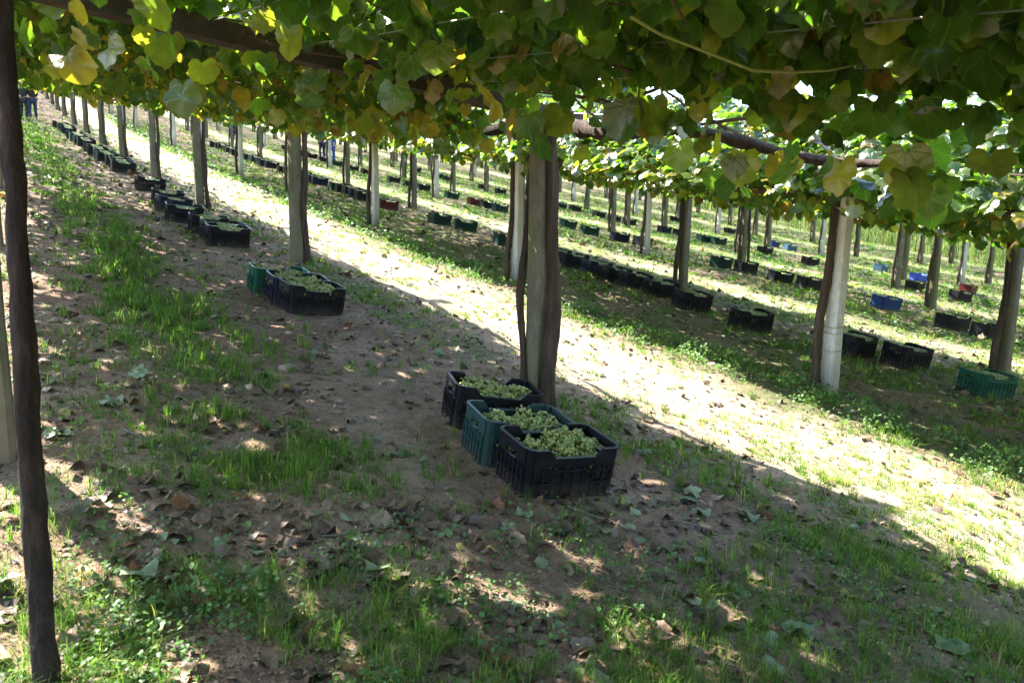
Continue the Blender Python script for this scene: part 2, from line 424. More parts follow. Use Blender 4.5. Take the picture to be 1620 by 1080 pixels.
def strip_points(si, y0, y1, dens):
    """leaf positions of one pergola between y0 and y1"""
    xa, xb = STRIPS[si]
    n = int((xb - xa) * (y1 - y0) * dens)
    x = rng.uniform(xa, xb, n); y = rng.uniform(y0, y1, n)
    # ragged edges and thin spots
    wob = .45 * (fbm(y / 1.3, y * 0 + si * 7, 21 + si) - .5) * 2
    wob2 = .45 * (fbm(y / 1.1, y * 0 + si * 9, 31 + si) - .5) * 2
    keep = (x > xa + wob) & (x < xb + wob2)
    thin = fbm(x / .8, y / .8, 55 + si)
    keep &= rng.random(n) < np.clip((thin - .12) * 4.5, .3, 1) * (np.where(y < 5.0, np.clip(.55 + .45 * (x + .2) / 1.5, .42, 1), np.clip(.8 + .2 * x, .7, 1)) * np.where((y > 2.6) & (y < 6.0) & (x < 1.6), .74, 1) * np.where((y > 2.4) & (y < 4.8), .80, 1) if si == 0 else 1)
    if si == 0:                                 # torn places near the left side let larger sun patches through
        keep &= ~((x < 1.7) & (y > 2.6) & (y < 6.6) & ((x > .1) | (y < 4.8)) & (fbm(x / .5, y / .5, 131) > .585) & (rng.random(n) < .9))
    x, y = x[keep], y[keep]; n = len(x)
    edge = np.minimum(x - xa, xb - x); edgef = np.clip(1 - edge / .8, 0, 1)
    edge2 = np.where((si == 0) & (x > 2.6) & (y < 5.2), 0, edgef)
    u = rng.random(n)
    mound = .16 * (fbm(x / .7, y / .7, 77 + si) - .5) * 2
    rise = np.where((si == 0) & (x > 2.7) & (y < 4.7), .05, 0)
    z = 2.09 + (.05 if si == 0 else 0) * (y < 4.4) + u * ((.44 if si == 0 else .68) + mound) - .30 * edge2 * rng.random(n) + mound * .4 + rise
    hang = (rng.random(n) < (.05 + .20 * edge2 - .03 * (x > 2.8) * (y < 5) * (si == 0) + .12 * (x > 2.2) * (y < 2.1) * (si == 0))) & (np.hypot(x, y) > 2.7)
    z = np.where(hang, 2.05 - rng.random(n) ** 1.6 * (.26 + .18 * (fbm(x / .6, y / .6, 91 + si) - .3)), z)
    sh = np.zeros(n, bool)
    if si > 0:                                  # a leafy shoulder slopes down to the path side
        t_ = (x - xa) / 1.15
        sh = (t_ < 1) & (rng.random(n) < .72)
        z = np.where(sh, 1.90 + np.clip(t_, 0, 1) * .88 + rng.normal(0, .05, n) + mound * .8, z)
    if si == 0:                                 # the beam and the first wires stay clear of most hanging leaves
        bd = (4.12 + (x + .1) * .185) - y
        clear = (bd > -.1) & (bd < .75) & (x > .9) & (x < 3.3) & (z < 2.24) & (rng.random(n) < .7)
        z = np.where(clear, z + .22, z)
    P = np.column_stack([x, y, base_z(x, y) + z])
    tilt = np.abs(rng.normal(0, .55, n)); tilt = np.where(hang | (u < .25), rng.uniform(.7, 1.75, n), tilt)
    # at the edges the leaves turn outwards
    az = rng.uniform(0, 2 * np.pi, n)
    out = np.where(x - xa < xb - x, np.pi, 0) + rng.normal(0, .8, n)
    e = rng.random(n) < edgef * .8
    az = np.where(e, out, az); tilt = np.where(e, rng.uniform(.3, 1.4, n), tilt)
    az = np.where(sh, np.pi + rng.normal(0, .7, n), az); tilt = np.where(sh, np.clip(rng.normal(.55, .35, n), 0, 1.5), tilt)
    size = rng.uniform(.066, .138, n)
    rr_ = np.hypot(x, y - .2)
    lowf = np.clip(1 - (z - 1.8) / .35, 0, 1)
    pr = rng.random(n); ti = rng.choice(len(TINTS), n, p=TPROB)
    yellow = pr < (.13 + .26 * lowf) * np.clip(fbm(x / 1.2, y / 1.2, 101) * 2.2 - .35, 0, 2)
    ti = np.where(yellow, rng.choice([8, 8, 9, 9, 9, 10, 10, 11], n), ti)
    return P, tilt, az, size, ti

# ------------------------------------------------------------------ posts, vines
def post_mesh(name, m, seed, w=.148, h=2.02):
    r = np.random.default_rng(seed); V = []; F = []
    zs = [-.25, .02, .25, .6, 1.0, 1.4, 1.75, h]; ch = .022
    for z in zs:
        t = w / 2 * (1.04 - .06 * z / 2); o = r.normal(0, .003, 2)
        for (sx, sy) in ((-1, -1), (1, -1), (1, 1), (-1, 1)):
            a = (sx * (t - (ch if sx * sy > 0 else 0)), sy * (t - (0 if sx * sy > 0 else ch)))
            b = (sx * (t - (0 if sx * sy > 0 else ch)), sy * (t - (ch if sx * sy > 0 else 0)))
            for q in (a, b): V.append((q[0] + o[0], q[1] + o[1], z))
    # order the 8 corner points round the ring
    ring = sorted(range(8), key=lambda i: math.atan2(V[i][1], V[i][0]))
    for k in range(len(zs) - 1):
        for i in range(8):
            a, b = ring[i], ring[(i + 1) % 8]
            F.append((k*8 + a, k*8 + b, k*8 + 8 + b, k*8 + 8 + a))
    e = (len(zs) - 1) * 8
    F.append(tuple(e + i for i in ring))
    me = bpy.data.meshes.new(name); me.from_pydata(V, [], F); me.materials.append(m); me.update()
    return me
POSTS = {0: [post_mesh("granite_post", M_GRANITE, s) for s in range(3)], 1: [post_mesh("pale_post", M_CONCRETE, s + 5, .142) for s in range(3)]}
tie = MB()
for z in (.42, .60, .66):
    tie.tube([(.092 * math.cos(a), .092 * math.sin(a), z + .006 * math.sin(3 * a)) for a in np.linspace(0, 6.283, 13)], .003, 5)
TIE = tie.mesh("wire_tie", M_WIRE)

def trunk_mesh(seed, fine, base, top, r0, r1, h=2.06):
    rn = random.Random(seed); b = MB(); n = 26 if fine else 9
    p1 = rn.uniform(0, 6.28); p2 = rn.uniform(0, 6.28); amp = .022
    pts, rr = [], []
    for i in range(n):
        u = i / (n - 1)
        x = base[0] + (top[0] - base[0]) * u + amp * math.sin(5.5 * u + p1) + .010 * math.sin(15 * u + p2)
        y = base[1] + (top[1] - base[1]) * u + amp * math.cos(4.7 * u + p2)
        pts.append((x, y, -.12 + (h + .12) * u))
        rr.append((r0 + (r1 - r0) * u) * (1 + (.5 * max(0, 1 - u * 7)) + .10 * math.sin(11 * u + p1) + .06 * rn.uniform(-1, 1)))
    b.tube(pts, rr, 16 if fine else 7, .16, seed)
    return b.mesh("trunk", M_BARK, smooth=True)
def cordon_mesh(seed, fine, start, droop=.13):
    rn = random.Random(seed); b = MB(); n = 26 if fine else 8
    for sgn in (1, -1):
        p = rn.uniform(0, 6.28); pts, rr = [], []
        for i in range(n):
            u = i / (n - 1)
            pts.append((start[0] * (1 - min(1, u * 3)) + .07 * math.sin(6 * u + p) * u, start[1] + sgn * 2.85 * u, start[2] + .02 - droop * math.sin(2.2 * u) + .05 * math.sin(9 * u + p) + .113 * sgn * 2.85 * u))
            rr.append((.050 - .026 * u) * (1 + .24 * rn.uniform(-1, 1)) * (1 if u < .8 else max(.16, 1 - (u - .8) * 4.2)))
        b.tube(pts, rr, 12 if fine else 6, .26, seed + 3)
    return b.mesh("cordon", M_BARK, smooth=True)

SIDE = {True: (.112, -.085), False: (-.115, .05)}
TR = {}
for side in (True, False):
    for v in range(3):
        for fine in (True, False):
            bx, by = SIDE[side]
            TR[(side, v, fine)] = (trunk_mesh(40 + v, fine, (bx * 1.12, by * 1.1), (bx * .85, by), .046, .036), cordon_mesh(60 + v, fine, (bx * .78, by, 2.04)))
TR['thick'] = trunk_mesh(77, True, (.022, -.122), (.015, -.115), .050, .042)
TR['thin'] = trunk_mesh(71, True, (-.112, .03), (-.04, .105), .032, .022, 1.75)
b = MB(); _p = [(.022, 2.26, .14), (.014, 2.355, .267), (.015, 2.50, .55), (.017, 2.60, .85), (.026, 2.70, 1.20), (.033, 2.78, 1.457), (.038, 2.86, 1.80), (.040, 2.935, 2.13), (.04, 2.96, 2.35)]
_q = []
for _i in range(len(_p) - 1):
    for _k in range(5):
        _u = _k / 5; _q.append(tuple(_p[_i][c] + (_p[_i + 1][c] - _p[_i][c]) * _u + (.002 * math.sin(_i * 7 + _k * 1.9 + c) if _i else 0) for c in range(3)))
_rr = [(.033 - .006 * i / 40) * (1 + .06 * math.sin(i * 1.7) * math.sin(i * .63)) for i in range(len(_q))]
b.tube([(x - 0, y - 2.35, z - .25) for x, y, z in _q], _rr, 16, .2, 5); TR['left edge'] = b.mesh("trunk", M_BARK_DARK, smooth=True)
TR['left cordon'] = cordon_mesh(61, True, (0, 0, 2.04))

posts_grp = "posts holding up the vine pergolas"; vine_grp = "grapevines trained along the pergola rows"
vines = {}       # (line, k) -> dict
for li, (lx, y0, k0, k1, per, pale) in enumerate(LINES):
    cnt = 0
    for k in range(k0, k1 + 1):
        jr = random.Random(li * 100 + k)
        x = lx + jr.uniform(-.04, .04); y = y0 + k * SP + (jr.uniform(-.05, .05) if k < 2 else jr.uniform(-.15, .15))
        if y > YMAX - 1: continue
        z = gzf(x, y)
        if k == 0 and li == 0: x, y = -.10, 4.12; z = gzf(x, y)
        px, py, zz = pix((x, y, z + 1.0))
        pxt, pyt, _ = pix((x, y, z))
        vis = zz > .5 and -120 < px < 1740
        if vis:
            cnt += 1
            o = link("pale_post" if pale else "granite_post", POSTS[pale][jr.randrange(3)], None, (x, y, z), jr.uniform(-.08, .08))
            o.rotation_euler[0] = jr.uniform(-.012, .012); o.rotation_euler[1] = jr.uniform(-.012, .012)
            tag(o, "%s post, %s on %s" % ("pale concrete" if pale else "grey granite", ORD[cnt - 1], LINE_SAY[li]), "post", posts_grp)
            if pale and k == 0 and li == 2:
                tag(o, "pale chamfered concrete post with wire ties near its foot, nearest beyond the sunny path", "post", posts_grp)
                link("wire_tie", TIE, o)
            if li == 1 and k == 0: tag(o, "grey granite post standing right behind the three nearest crates", "post", posts_grp)
        # the vine
        side = li in (1,)
        fine = zz < 14
        v = jr.randrange(3)
        vn = empty("grape_vine", (x, y, z))
        vines[(li, k)] = dict(o=vn, x=x, y=y, z=z, seen=vis, n=cnt, leaves=0)
        if li == 0 and k == 0:
            vn.location = (0, 2.35, .25); vines[(li, k)].update(x=0, y=2.35, z=.25)
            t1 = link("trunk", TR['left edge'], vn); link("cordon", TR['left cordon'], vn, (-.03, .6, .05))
        else:
            t1 = link("trunk", TR['thick'] if (li, k) == (1, 0) else TR[(side, v, fine)][0], vn, rz=0); c1 = link("cordon", TR[(side, v, fine)][1], vn)
            if li == 1 and k in (0,): link("trunk", TR['thin'], vn)['label'] = "thinner twisted trunk left of the post"
            if li == 5 and k % 2 == 0: 
                o2 = link("trunk", TR[(True, v, fine)][0], vn)
        say = "gnarled grapevine at the %s post of %s" % (ORD[max(cnt, 1) - 1], LINE_SAY[li])
        if not vis:
            say = "leafy grapevine, %s along %s, trunk out of frame" % (ORD[k + 1], LINE_SAY[li])
        if li == 0 and k == 0: say = "dark leaning grapevine trunk at the left edge, its leaves spreading overhead"
        if li == 1 and k == 0: say = "thick grapevine hugging the granite post behind the nearest crates"
        tag(vn, say, "vine", vine_grp)

# cross beams resting on opposite posts
b = MB(); b.box(-.30, 3.78, -.055, .055, 0, .105); BEAM = b.mesh("cross_beam", M_BEAM)
for per in range(6):
    la, lb = LINES[per * 2], LINES[per * 2 + 1]
    num = 0
    for k in range(-1, 15):
        if (per * 2, k) not in vines or (per * 2 + 1, k) not in vines: continue
        A = vines[(per * 2, k)]; B = vines[(per * 2 + 1, k)]
        if per == 0 and k == 0: A = dict(x=-.10, y=4.12, z=gzf(-.10, 4.12))
        a = Vector((A['x'], A['y'], A['z'] + 2.025)); c = Vector((B['x'], B['y'], B['z'] + 2.025))
        px, py, zz = pix(((a + c) / 2)); px2 = pix(a)[0]; px3 = pix(c)[0]
        if max(px, px2, px3) < -50 or min(px, px2, px3) > 1700 or zz < .3: continue
        num += 1
        d = c - a; o = link("cross_beam", BEAM, None, a)
        L = d.length; o.scale = (L / 3.42, 1, 1)
        o.rotation_euler = Matrix((d.normalized(), Vector((0, 0, 1)).cross(d).normalized(), d.normalized().cross(Vector((0, 0, 1)).cross(d).normalized()))).transposed().to_euler()
        tag(o, "dark beam across the %s pair of posts of the %s pergola" % (ORD[num - 1], ["first", "second", "third", "fourth", "fifth", "last"][per]), "beam", "beams across the pergola posts")

# trellis wires along the rows
wb = MB()
ys = np.linspace(YMIN, YMAX, 40)
for per, xs in ((0, (.45, .95, 1.45, 1.95, 2.45, 2.9, 3.55)), (1, (7.3, 8.6, 9.9)), (2, (14.6, 16.2))):
    for xi, x in enumerate(xs):
        wm = MB(); wm.tube([(x, y, float(base_z(x, y)) + 2.13 - (.02 if i % 2 else 0)) for i, y in enumerate(ys)], .0028, 5)
        tag(link("trellis_wire", wm.mesh("trellis_wire", M_WIRE)), "%s steel wire from the left strung under the leaves of the %s pergola" % (["first", "second", "third", "fourth", "fifth", "sixth", "seventh"][xi], ["first", "second", "third"][per]), "wire", "wires along the %s pergola" % ["first", "second", "third"][per])

# ------------------------------------------------------------------ foliage
LEAF_MESH = {}
def leaf_mesh(s, t):
    if (s, t) not in LEAF_MESH:
        B, F, uv = HI[s]
        LEAF_MESH[(s, t)] = np_mesh("leaf", B, F, M_LEAF, np.tile(TINTS[t] * rng.uniform(.85, 1.15), (len(B), 1)), uv, smooth=True)
    return LEAF_MESH[(s, t)]

BANDS = {0: [(-3.5, 7.5, 610, 1.0, 'near'), (7.5, 17, 450, 1.0, 'near'), (17, 32, 200, 1.1, 'mid'), (32, 88, 95, 1.5, 'low')],
         1: [(-3.5, 8, 430, 1.0, 'near'), (8, 17, 380, 1.0, 'near'), (17, 32, 170, 1.25, 'mid'), (32, 88, 70, 1.6, 'low')],
         2: [(-3, 20, 130, 1.25, 'mid'), (20, 88, 62, 1.7, 'low')],
         3: [(0, 70, 58, 1.8, 'low')], 4: [(0, 70, 50, 1.9, 'low')], 5: [(0, 70, 50, 1.9, 'low')]}
SHP = {'hi': HI, 'near': NEARM, 'mid': MID, 'low': LOW}
for si in range(6):
    keys = [kk for kk in vines if LINES[kk[0]][4] == si]
    vx = np.array([vines[kk]['x'] for kk in keys]); vy = np.array([vines[kk]['y'] for kk in keys])
    store = {kk: [] for kk in keys}
    for (y0, y1, dens, sc, q) in BANDS[si]:
        P, tilt, az, size, ti = strip_points(si, y0, y1, dens)
        size = size * sc
        X2, T, N2 = frames(len(P), tilt, az)
        own = np.argmin(((P[:, 0:1] - vx) * 1.0) ** 2 + ((P[:, 1:2] - vy)) ** 2, 1)
        pxs, pys, zz = pix(P)
        inview = (zz > .35) & (pxs > -60) & (pxs < 1680) & (pys > -60) & (pys < 1100)
        big = size * 1241 / np.maximum(zz, .1)
        for i, kk in enumerate(keys):
            s = own == i
            if s.any(): store[kk].append((q, P[s], X2[s], T[s], N2[s], size[s], ti[s], np.where(inview[s], big[s], 0)))
    for kk in keys:
        vd = vines[kk]; origin = np.array([vd['x'], vd['y'], vd['z']])
        parts = store[kk]
        if not parts: continue
        if not any((p[7] > 0).any() for p in parts) and not vd['seen']:
            pass
        # the leaves that show largest are leaves of their own
        cand = [(b_, j, i) for j, p in enumerate(parts) for i, b_ in enumerate(p[7]) if b_ > 13]
        cand.sort(reverse=True); cand = cand[:300 if si == 0 else 200]
        if vd['y'] > 13: cand = []
        taken = {}
        for b_, j, i in cand: taken.setdefault(j, set()).add(i)
        for j, p in enumerate(parts):
            for i in taken.get(j, ()):
                o = bpy.data.objects.new("leaf", leaf_mesh(int(rng.integers(0, 6)), int(p[6][i])))
                COL.objects.link(o); o.parent = vd['o']
                s_ = p[5][i]; m4 = Matrix.Identity(4); q = p[1][i] - origin
                for r_ in range(3):
                    m4[r_][0] = p[2][i][r_] * s_; m4[r_][1] = p[3][i][r_] * s_; m4[r_][2] = p[4][i][r_] * s_; m4[r_][3] = q[r_]
                o.matrix_basis = m4
        Vs, Fs, Cs, Us = [], [], [], []; off = 0
        for j, p in enumerate(parts):
            keep = np.ones(len(p[1]), bool)
            if j in taken: keep[list(taken[j])] = False
            if not keep.any(): continue
            cc = TINTS[p[6][keep]] * rng.uniform(.8, 1.25, (int(keep.sum()), 1))
            V, F, Cc, U = scatter_leaves(SHP[p[0]], p[1][keep] - origin, p[2][keep], p[3][keep], p[4][keep], p[5][keep], cc)
            Vs.append(V); Fs.append(F + off); Cs.append(Cc); Us.append(U); off += len(V)
        fo = link("foliage", np_mesh("foliage", np.vstack(Vs), np.vstack(Fs), M_LEAF if vd['y'] < 18 and si < 2 else M_LEAF_FAR, np.vstack(Cs), np.vstack(Us), smooth=True), vd['o'])
        fo['kind'] = 'stuff'

# canes under the near canopy, as parts of their vines
for kk, vd in vines.items():
    if kk[0] > 2 or vd['y'] > 14: continue
    rn = random.Random(kk[0] * 31 + kk[1] + 5)
    dirx = 1 if kk[0] in (0, 2) else -1
    for q in range(14 if kk[0] < 2 else 4):
        y = rn.uniform(-2.8, 2.8); b = MB(); pts = []
        ln = rn.uniform(.7, 2.0); a = rn.uniform(-1.2, 1.2); ph = rn.uniform(0, 6); hz = rn.uniform(-.05, .12); rc = rn.uniform(.55, 1.15)
        for i in range(14):
            u = i / 13
            xx = dirx * (.05 + ln * u); yy = y + a * ln * u + .10 * math.sin(4 * u + ph)
            dz = float(base_z(vd['x'] + xx, vd['y'] + yy)) - vd['z']
            pts.append((xx + .03 * math.sin(9 * u + ph * 2), yy + .03 * math.sin(11 * u + ph), dz + 2.10 + .07 * math.sin(3 * u + ph) + .025 * math.sin(10 * u + 2 * ph) + hz))
        b.tube(pts, [rc * (.010 - .006 * i / 13) for i in range(14)], 6, .12, q)
        link("cane", b.mesh("cane", M_CANE, smooth=True), vd['o'])
vd = vines[(1, -1)]
b = MB(); pts = [Vector(p) for p in ((1.50, 1.75, 2.13), (1.589, 1.722, 2.09), (1.70, 1.64, 2.04), (1.80, 1.57, 1.995), (1.93, 1.54, 2.0), (2.067, 1.52, 2.017), (2.2, 1.5, 2.05))]
b.tube([p - Vector((vd['x'], vd['y'], vd['z'])) for p in pts], [.005, .0048, .0046, .0044, .004, .0036, .003], 7)
link("shoot", b.mesh("shoot", M_SHOOT, smooth=True), vd['o'])['label'] = "pale green young shoot crossing under the leaves"

# ------------------------------------------------------------------ crates
CL, CW, CH = .275, .18, .28       # half length, half width, height
def profile(u):                    # height of the long rim: dips in the middle
    a = abs(u)
    return CH - .045 * (1 if a < .125 else 0 if a > .165 else (.165 - a) / .04)
def prism(b, pts, y0, y1):         # polygon in (u, v) pushed from y0 to y1
    n = len(pts); o = len(b.v)
    b.v += [(u, y0, v) for u, v in pts] + [(u, y1, v) for u, v in pts]
    b.f += [tuple(range(o + n - 1, o - 1, -1)), tuple(range(o + n, o + 2 * n))] + [(o + i, o + (i + 1) % n, o + n + (i + 1) % n, o + n + i) for i in range(n)]
    b.m += [0] * (n + 2)
def long_side(detail):
    b = MB(); t = .009; e = CL - .03
    us = [-e, -.165, -.125, .125, .165, e]
    for i in range(5):
        prism(b, [(us[i], .205), (us[i+1], .205), (us[i+1], profile(us[i+1])), (us[i], profile(us[i]))], -t, 0)
        p, q = profile(us[i]), profile(us[i+1])
        prism(b, [(us[i], p - .001), (us[i+1], q - .001), (us[i+1], q + .008), (us[i], p + .008)], -.017, .003)
    if not detail:
        b.box(-e, e, -t, 0, 0, .205); return b
    b.box(-e, e, -t, -.001, 0, .026); b.box(-.12, .12, -t + .001, -.002, .03, .13)
    for v in (.026, .098, .167, .198): b.box(-e, e, -t - .006, -t + .004, v, v + .007)
    for u in (-.235, -.185, -.125, -.062, 0, .062, .125, .185, .235): b.box(u - .0045, u + .0045, -t - .006, 0, .004, .205)
    v = .033
    while v < .165:
        if abs(v - .1) > .006: b.box(-e, e, -t + .002, -.003, v, v + .0065)
        v += .0115
    u = -e + .01
    while u < e:
        b.box(u, u + .006, -t + .002, -.003, .174, .198); u += .0145
    return b
def short_side(detail):
    b = MB(); t = .009; e = CW - .03
    if detail:
        b.box(-e, e, -t, 0, .235, CH); b.box(-e, -.055, -t, 0, .198, .235); b.box(.055, e, -t, 0, .198, .235)     # hand hole between
        b.box(-.058, .058, -t - .010, 0, .190, .199); b.box(-.058, .058, -t - .008, 0, .2345, .242)
    else: b.box(-e, e, -t, 0, .0, CH)
    b.box(-e, e, -.017, .003, CH - .001, CH + .008)
    if not detail: return b
    b.box(-e, e, -t, -.001, 0, .026)
    for v in (.026, .098, .167): b.box(-e, e, -t - .006, -t + .004, v, v + .007)
    for u in (-.142, -.095, -.048, 0, .048, .095, .142): b.box(u - .0045, u + .0045, -t - .006, 0, .004, .190)
    v = .033
    while v < .186:
        b.box(-e, e, -t + .002, -.003, v, v + .0065); v += .0115
    return b
def corner_post(n=5):
    b = MB(); r = .031; o = 0
    ring = [(math.cos(a), math.sin(a)) for a in np.linspace(0, math.pi / 2, n)]
    for z in (0, CH): b.v += [(c * r, s_ * r, z) for c, s_ in ring] + [(c * (r - .009), s_ * (r - .009), z) for c, s_ in ring]
    b.v += [(c * (r + .008), s_ * (r + .008), z) for z in (CH - .001, CH + .008) for c, s_ in ring] + [(c * (r - .012), s_ * (r - .012), z) for z in (CH - .001, CH + .008) for c, s_ in ring]
    for i in range(n - 1):
        b.f += [(i, i+1, 2*n+i+1, 2*n+i), (n+i+1, n+i, 3*n+i, 3*n+i+1), (2*n+i, 2*n+i+1, 3*n+i+1, 3*n+i)]
        q = 4 * n
        b.f += [(q+i, q+i+1, q+n+i+1, q+n+i), (q+n+i, q+n+i+1, q+3*n+i+1, q+3*n+i), (q+2*n+i+1, q+2*n+i, q+3*n+i, q+3*n+i+1), (q+i+1, q+i, q+2*n+i, q+2*n+i+1)]
    b.m = [0] * len(b.f); return b
def put(b, fn):
    b.v = [fn(*p) for p in b.v]; return b
def taper(x, y, z): k = .962 + .038 * z / CH; return (x * k, y * k, z)
def crate_parts(detail):
    P = []
    for sg in (-1, 1):
        P.append(("long_side", put(long_side(detail), lambda u, d, v, sg=sg: taper(-sg * u, sg * CW - sg * d, v))))
    for sg in (-1, 1):
        P.append(("short_side", put(short_side(detail), lambda u, d, v, sg=sg: taper(sg * CL - sg * d, sg * u, v))))
    for sx, sy in ((-1, -1), (1, -1), (1, 1), (-1, 1)):
        P.append(("corner", put(corner_post(), lambda x, y, z, sx=sx, sy=sy: taper(sx * (CL - .031 + x), sy * (CW - .031 + y), z))))
    b = MB(); b.box(-CL + .012, CL - .012, -CW + .012, CW - .012, .004, .014); put(b, taper); P.append(("base", b))
    return P
CP = {}
def crate_meshes(color, detail):
    if (color, detail) not in CP:
        ps = crate_parts(detail)
        if detail: CP[(color, detail)] = [(n, b.mesh("crate_" + n, PL[color])) for n, b in ps]
        else:
            J = MB()
            for n, b in ps:
                o = len(J.v); J.v += b.v; J.f += [tuple(i + o for i in f) for f in b.f]; J.m += b.m
            CP[(color, detail)] = [("crate", J.mesh("crate", PL[color]))]
    return CP[(color, detail)]
def slope_at(x, y):
    e = .2
    return (gzf(x + e, y) - gzf(x - e, y)) / (2 * e), (gzf(x, y + e) - gzf(x, y - e)) / (2 * e)
def place(o, x, y, rz, lift=0):
    sx, sy = .5 * -.09 + .5 * slope_at(x, y)[0], slope_at(x, y)[1] * .5 + .06
    n = Vector((-sx, -sy, 1)).normalized()
    q = Vector((0, 0, 1)).rotation_difference(n) @ Matrix.Rotation(rz, 3, 'Z').to_quaternion()
    o.rotation_mode = 'QUATERNION'; o.rotation_quaternion = q
    o.location = Vector((x, y, gzf(x, y) - .012)) + n * lift
def ico(sub):
    import bmesh
    bm = bmesh.new(); bmesh.ops.create_icosphere(bm, subdivisions=sub, radius=1)
    V = np.array([v.co[:] for v in bm.verts]); F = np.array([[v.index for v in f.verts] for f in bm.faces]); bm.free(); return V, F
I1, I2 = ico(1), ico(2)
def berries(P, r, ic, cols):
    V, F = ic; n = len(P)
    VV = (P[:, None, :] + r[:, None, None] * V[None]).reshape(-1, 3); FF = (F[None] + (np.arange(n) * len(V))[:, None, None]).reshape(-1, 3)
    return VV, FF, np.repeat(cols, len(V), 0)
GC = np.array([(.225, .265, .072), (.185, .235, .06), (.285, .31, .098), (.14, .195, .05), (.35, .31, .095), (.20, .13, .045)])
def bunch_mesh(seed):
    r = np.random.default_rng(seed); n = 105
    t = r.random(n) ** .8; a = r.uniform(0, 6.283, n); R_ = .047 * (1 - .45 * t) * np.sqrt(r.uniform(.25, 1, n))
    P = np.column_stack([(t - .5) * .115, R_ * np.cos(a), R_ * np.sin(a) * .85 + .03])
    P[:7] += np.column_stack([r.uniform(-.055, -.01, 7), r.choice([-1, 1], 7) * r.uniform(.02, .035, 7), np.zeros(7)])
    c = GC[r.choice(6, n, p=[.3, .25, .2, .15, .07, .03])] * r.uniform(.9, 1.1, (n, 1))
    R2 = r.uniform(.0068, .0086, n); P = P[np.argsort(np.hypot(P[:, 0], np.hypot(P[:, 1], P[:, 2] - .03)))]
    for i in range(1, n):                       # every berry touches the bunch
        d = np.linalg.norm(P[:i] - P[i], axis=1); j = int(np.argmin(d - R2[:i])); t = (R2[i] + R2[j]) * .86
        if d[j] > t: P[i] = P[j] + (P[i] - P[j]) * (t / d[j])
    P[:, 2] -= P[:, 2].min() - .004
    V, F, C_ = berries(P, R2, I2, c)
    return np_mesh("grape_bunch", V, F, M_GRAPE, C_, smooth=True)
BUNCH = [bunch_mesh(s) for s in range(5)]
def heap_mesh(seed, peak):
    r = np.random.default_rng(seed); n = 420
    x = r.uniform(-.235, .235, n); y = r.uniform(-.145, .145, n)
    z = .215 + peak * (1 - (x / .26) ** 2) * (1 - (y / .17) ** 2) + .022 * fbm(x / .06, y / .06, seed) + r.uniform(-.012, .012, n)
    c = GC[r.choice(6, n, p=[.3, .25, .2, .15, .07, .03])] * r.uniform(.85, 1.1, (n, 1))
    V, F, C_ = berries(np.column_stack([x, y, z]), r.uniform(.011, .017, n), I1, c)
    return np_mesh("grape_heap", V, F, M_GRAPE, C_, smooth=True)
HEAP = [heap_mesh(s, p) for s, p in ((1, .02), (2, .035), (3, .01))]

crate_group = "harvest crates standing under the pergolas"
def crate(x, y, rz, color, label, detail, fill, nick=''):
    if detail:
        root = empty("crate", (0, 0, 0))
        for n, me in crate_meshes(color, True): link(n, me, root)
    else:
        root = link("crate", crate_meshes(color, False)[0][1])
    place(root, x, y, rz); tag(root, label, "crate", crate_group)
    if fill == 'bunches':
        rn = random.Random(int(x * 100 + y * 37)); nb = 0
        M4 = Matrix.LocRotScale(root.location, root.rotation_quaternion, None)
        for gx in range(5):
            for gy in range(4):
                for lay in range(2):
                    if lay == 1 and rn.random() < .5: continue
                    p = Vector((-.185 + gx * .0925 + rn.uniform(-.02, .02), -.105 + gy * .07 + rn.uniform(-.015, .015), .160 + lay * .042 + rn.uniform(-.012, .010)))
                    o = link("grape_bunch", BUNCH[rn.randrange(5)])
                    o.matrix_world = M4 @ Matrix.LocRotScale(p, Matrix.Rotation(rn.uniform(0, 6.28), 3, 'Z').to_quaternion() @ Matrix.Rotation(rn.uniform(-.5, .5), 3, 'Y').to_quaternion(), Vector((1, 1, 1)) * rn.uniform(.95, 1.2))
                    tag(o, "pale green grape bunch in the %s" % nick, "grapes", "grape bunches in the %s" % nick)
    elif fill:
        h = link("grape_heap", HEAP[random.randrange(3)])
        place(h, x, y, rz, 0); tag(h, "grapes in the " + label, "grapes", "grape heaps in the harvest crates")
    return root

NEAR3 = "of the three beside the nearest granite post"
crate(2.425, 3.335, rad(-6), 'black', "black lattice crate of grapes, nearest %s" % NEAR3, True, 'bunches', 'front black crate beside the nearest post')
crate(2.43, 3.745, rad(-9), 'slate', "grey-green lattice crate of grapes, middle one %s" % NEAR3, True, 'bunches', 'grey-green crate beside the nearest post')
crate(2.545, 4.235, rad(-17), 'black', "black lattice crate of grapes, farthest %s" % NEAR3, True, 'bunches', 'rear black crate beside the nearest post')
T2 = "of the three before the second granite post"
crate(2.46, 7.47, rad(2), 'black', "black slotted crate, nearest %s" % T2, True, 'bunches', 'front black crate before the second post')
crate(2.44, 7.87, rad(-1), 'navy', "blue-black slotted crate, middle one %s" % T2, True, 'bunches', 'blue-black crate before the second post')
crate(2.37, 8.28, rad(-5), 'green', "dark green slotted crate heaped high, farthest %s" % T2, True, 'bunches', 'dark green crate before the second post')
for i, (x, y) in enumerate([(2.62, 11.5), (2.66, 11.95), (2.63, 12.75), (2.47, 13.75), (2.52, 15.0), (2.64, 16.2), (2.68, 18.5)]):
    crate(x, y, rad([-4, 5, -8, -6, 4, -10, 3][i]), 'navy' if i == 4 else 'black', "black crate of grapes, %s of the seven around the third granite post" % ORD[i], True, True)
y = 22.6
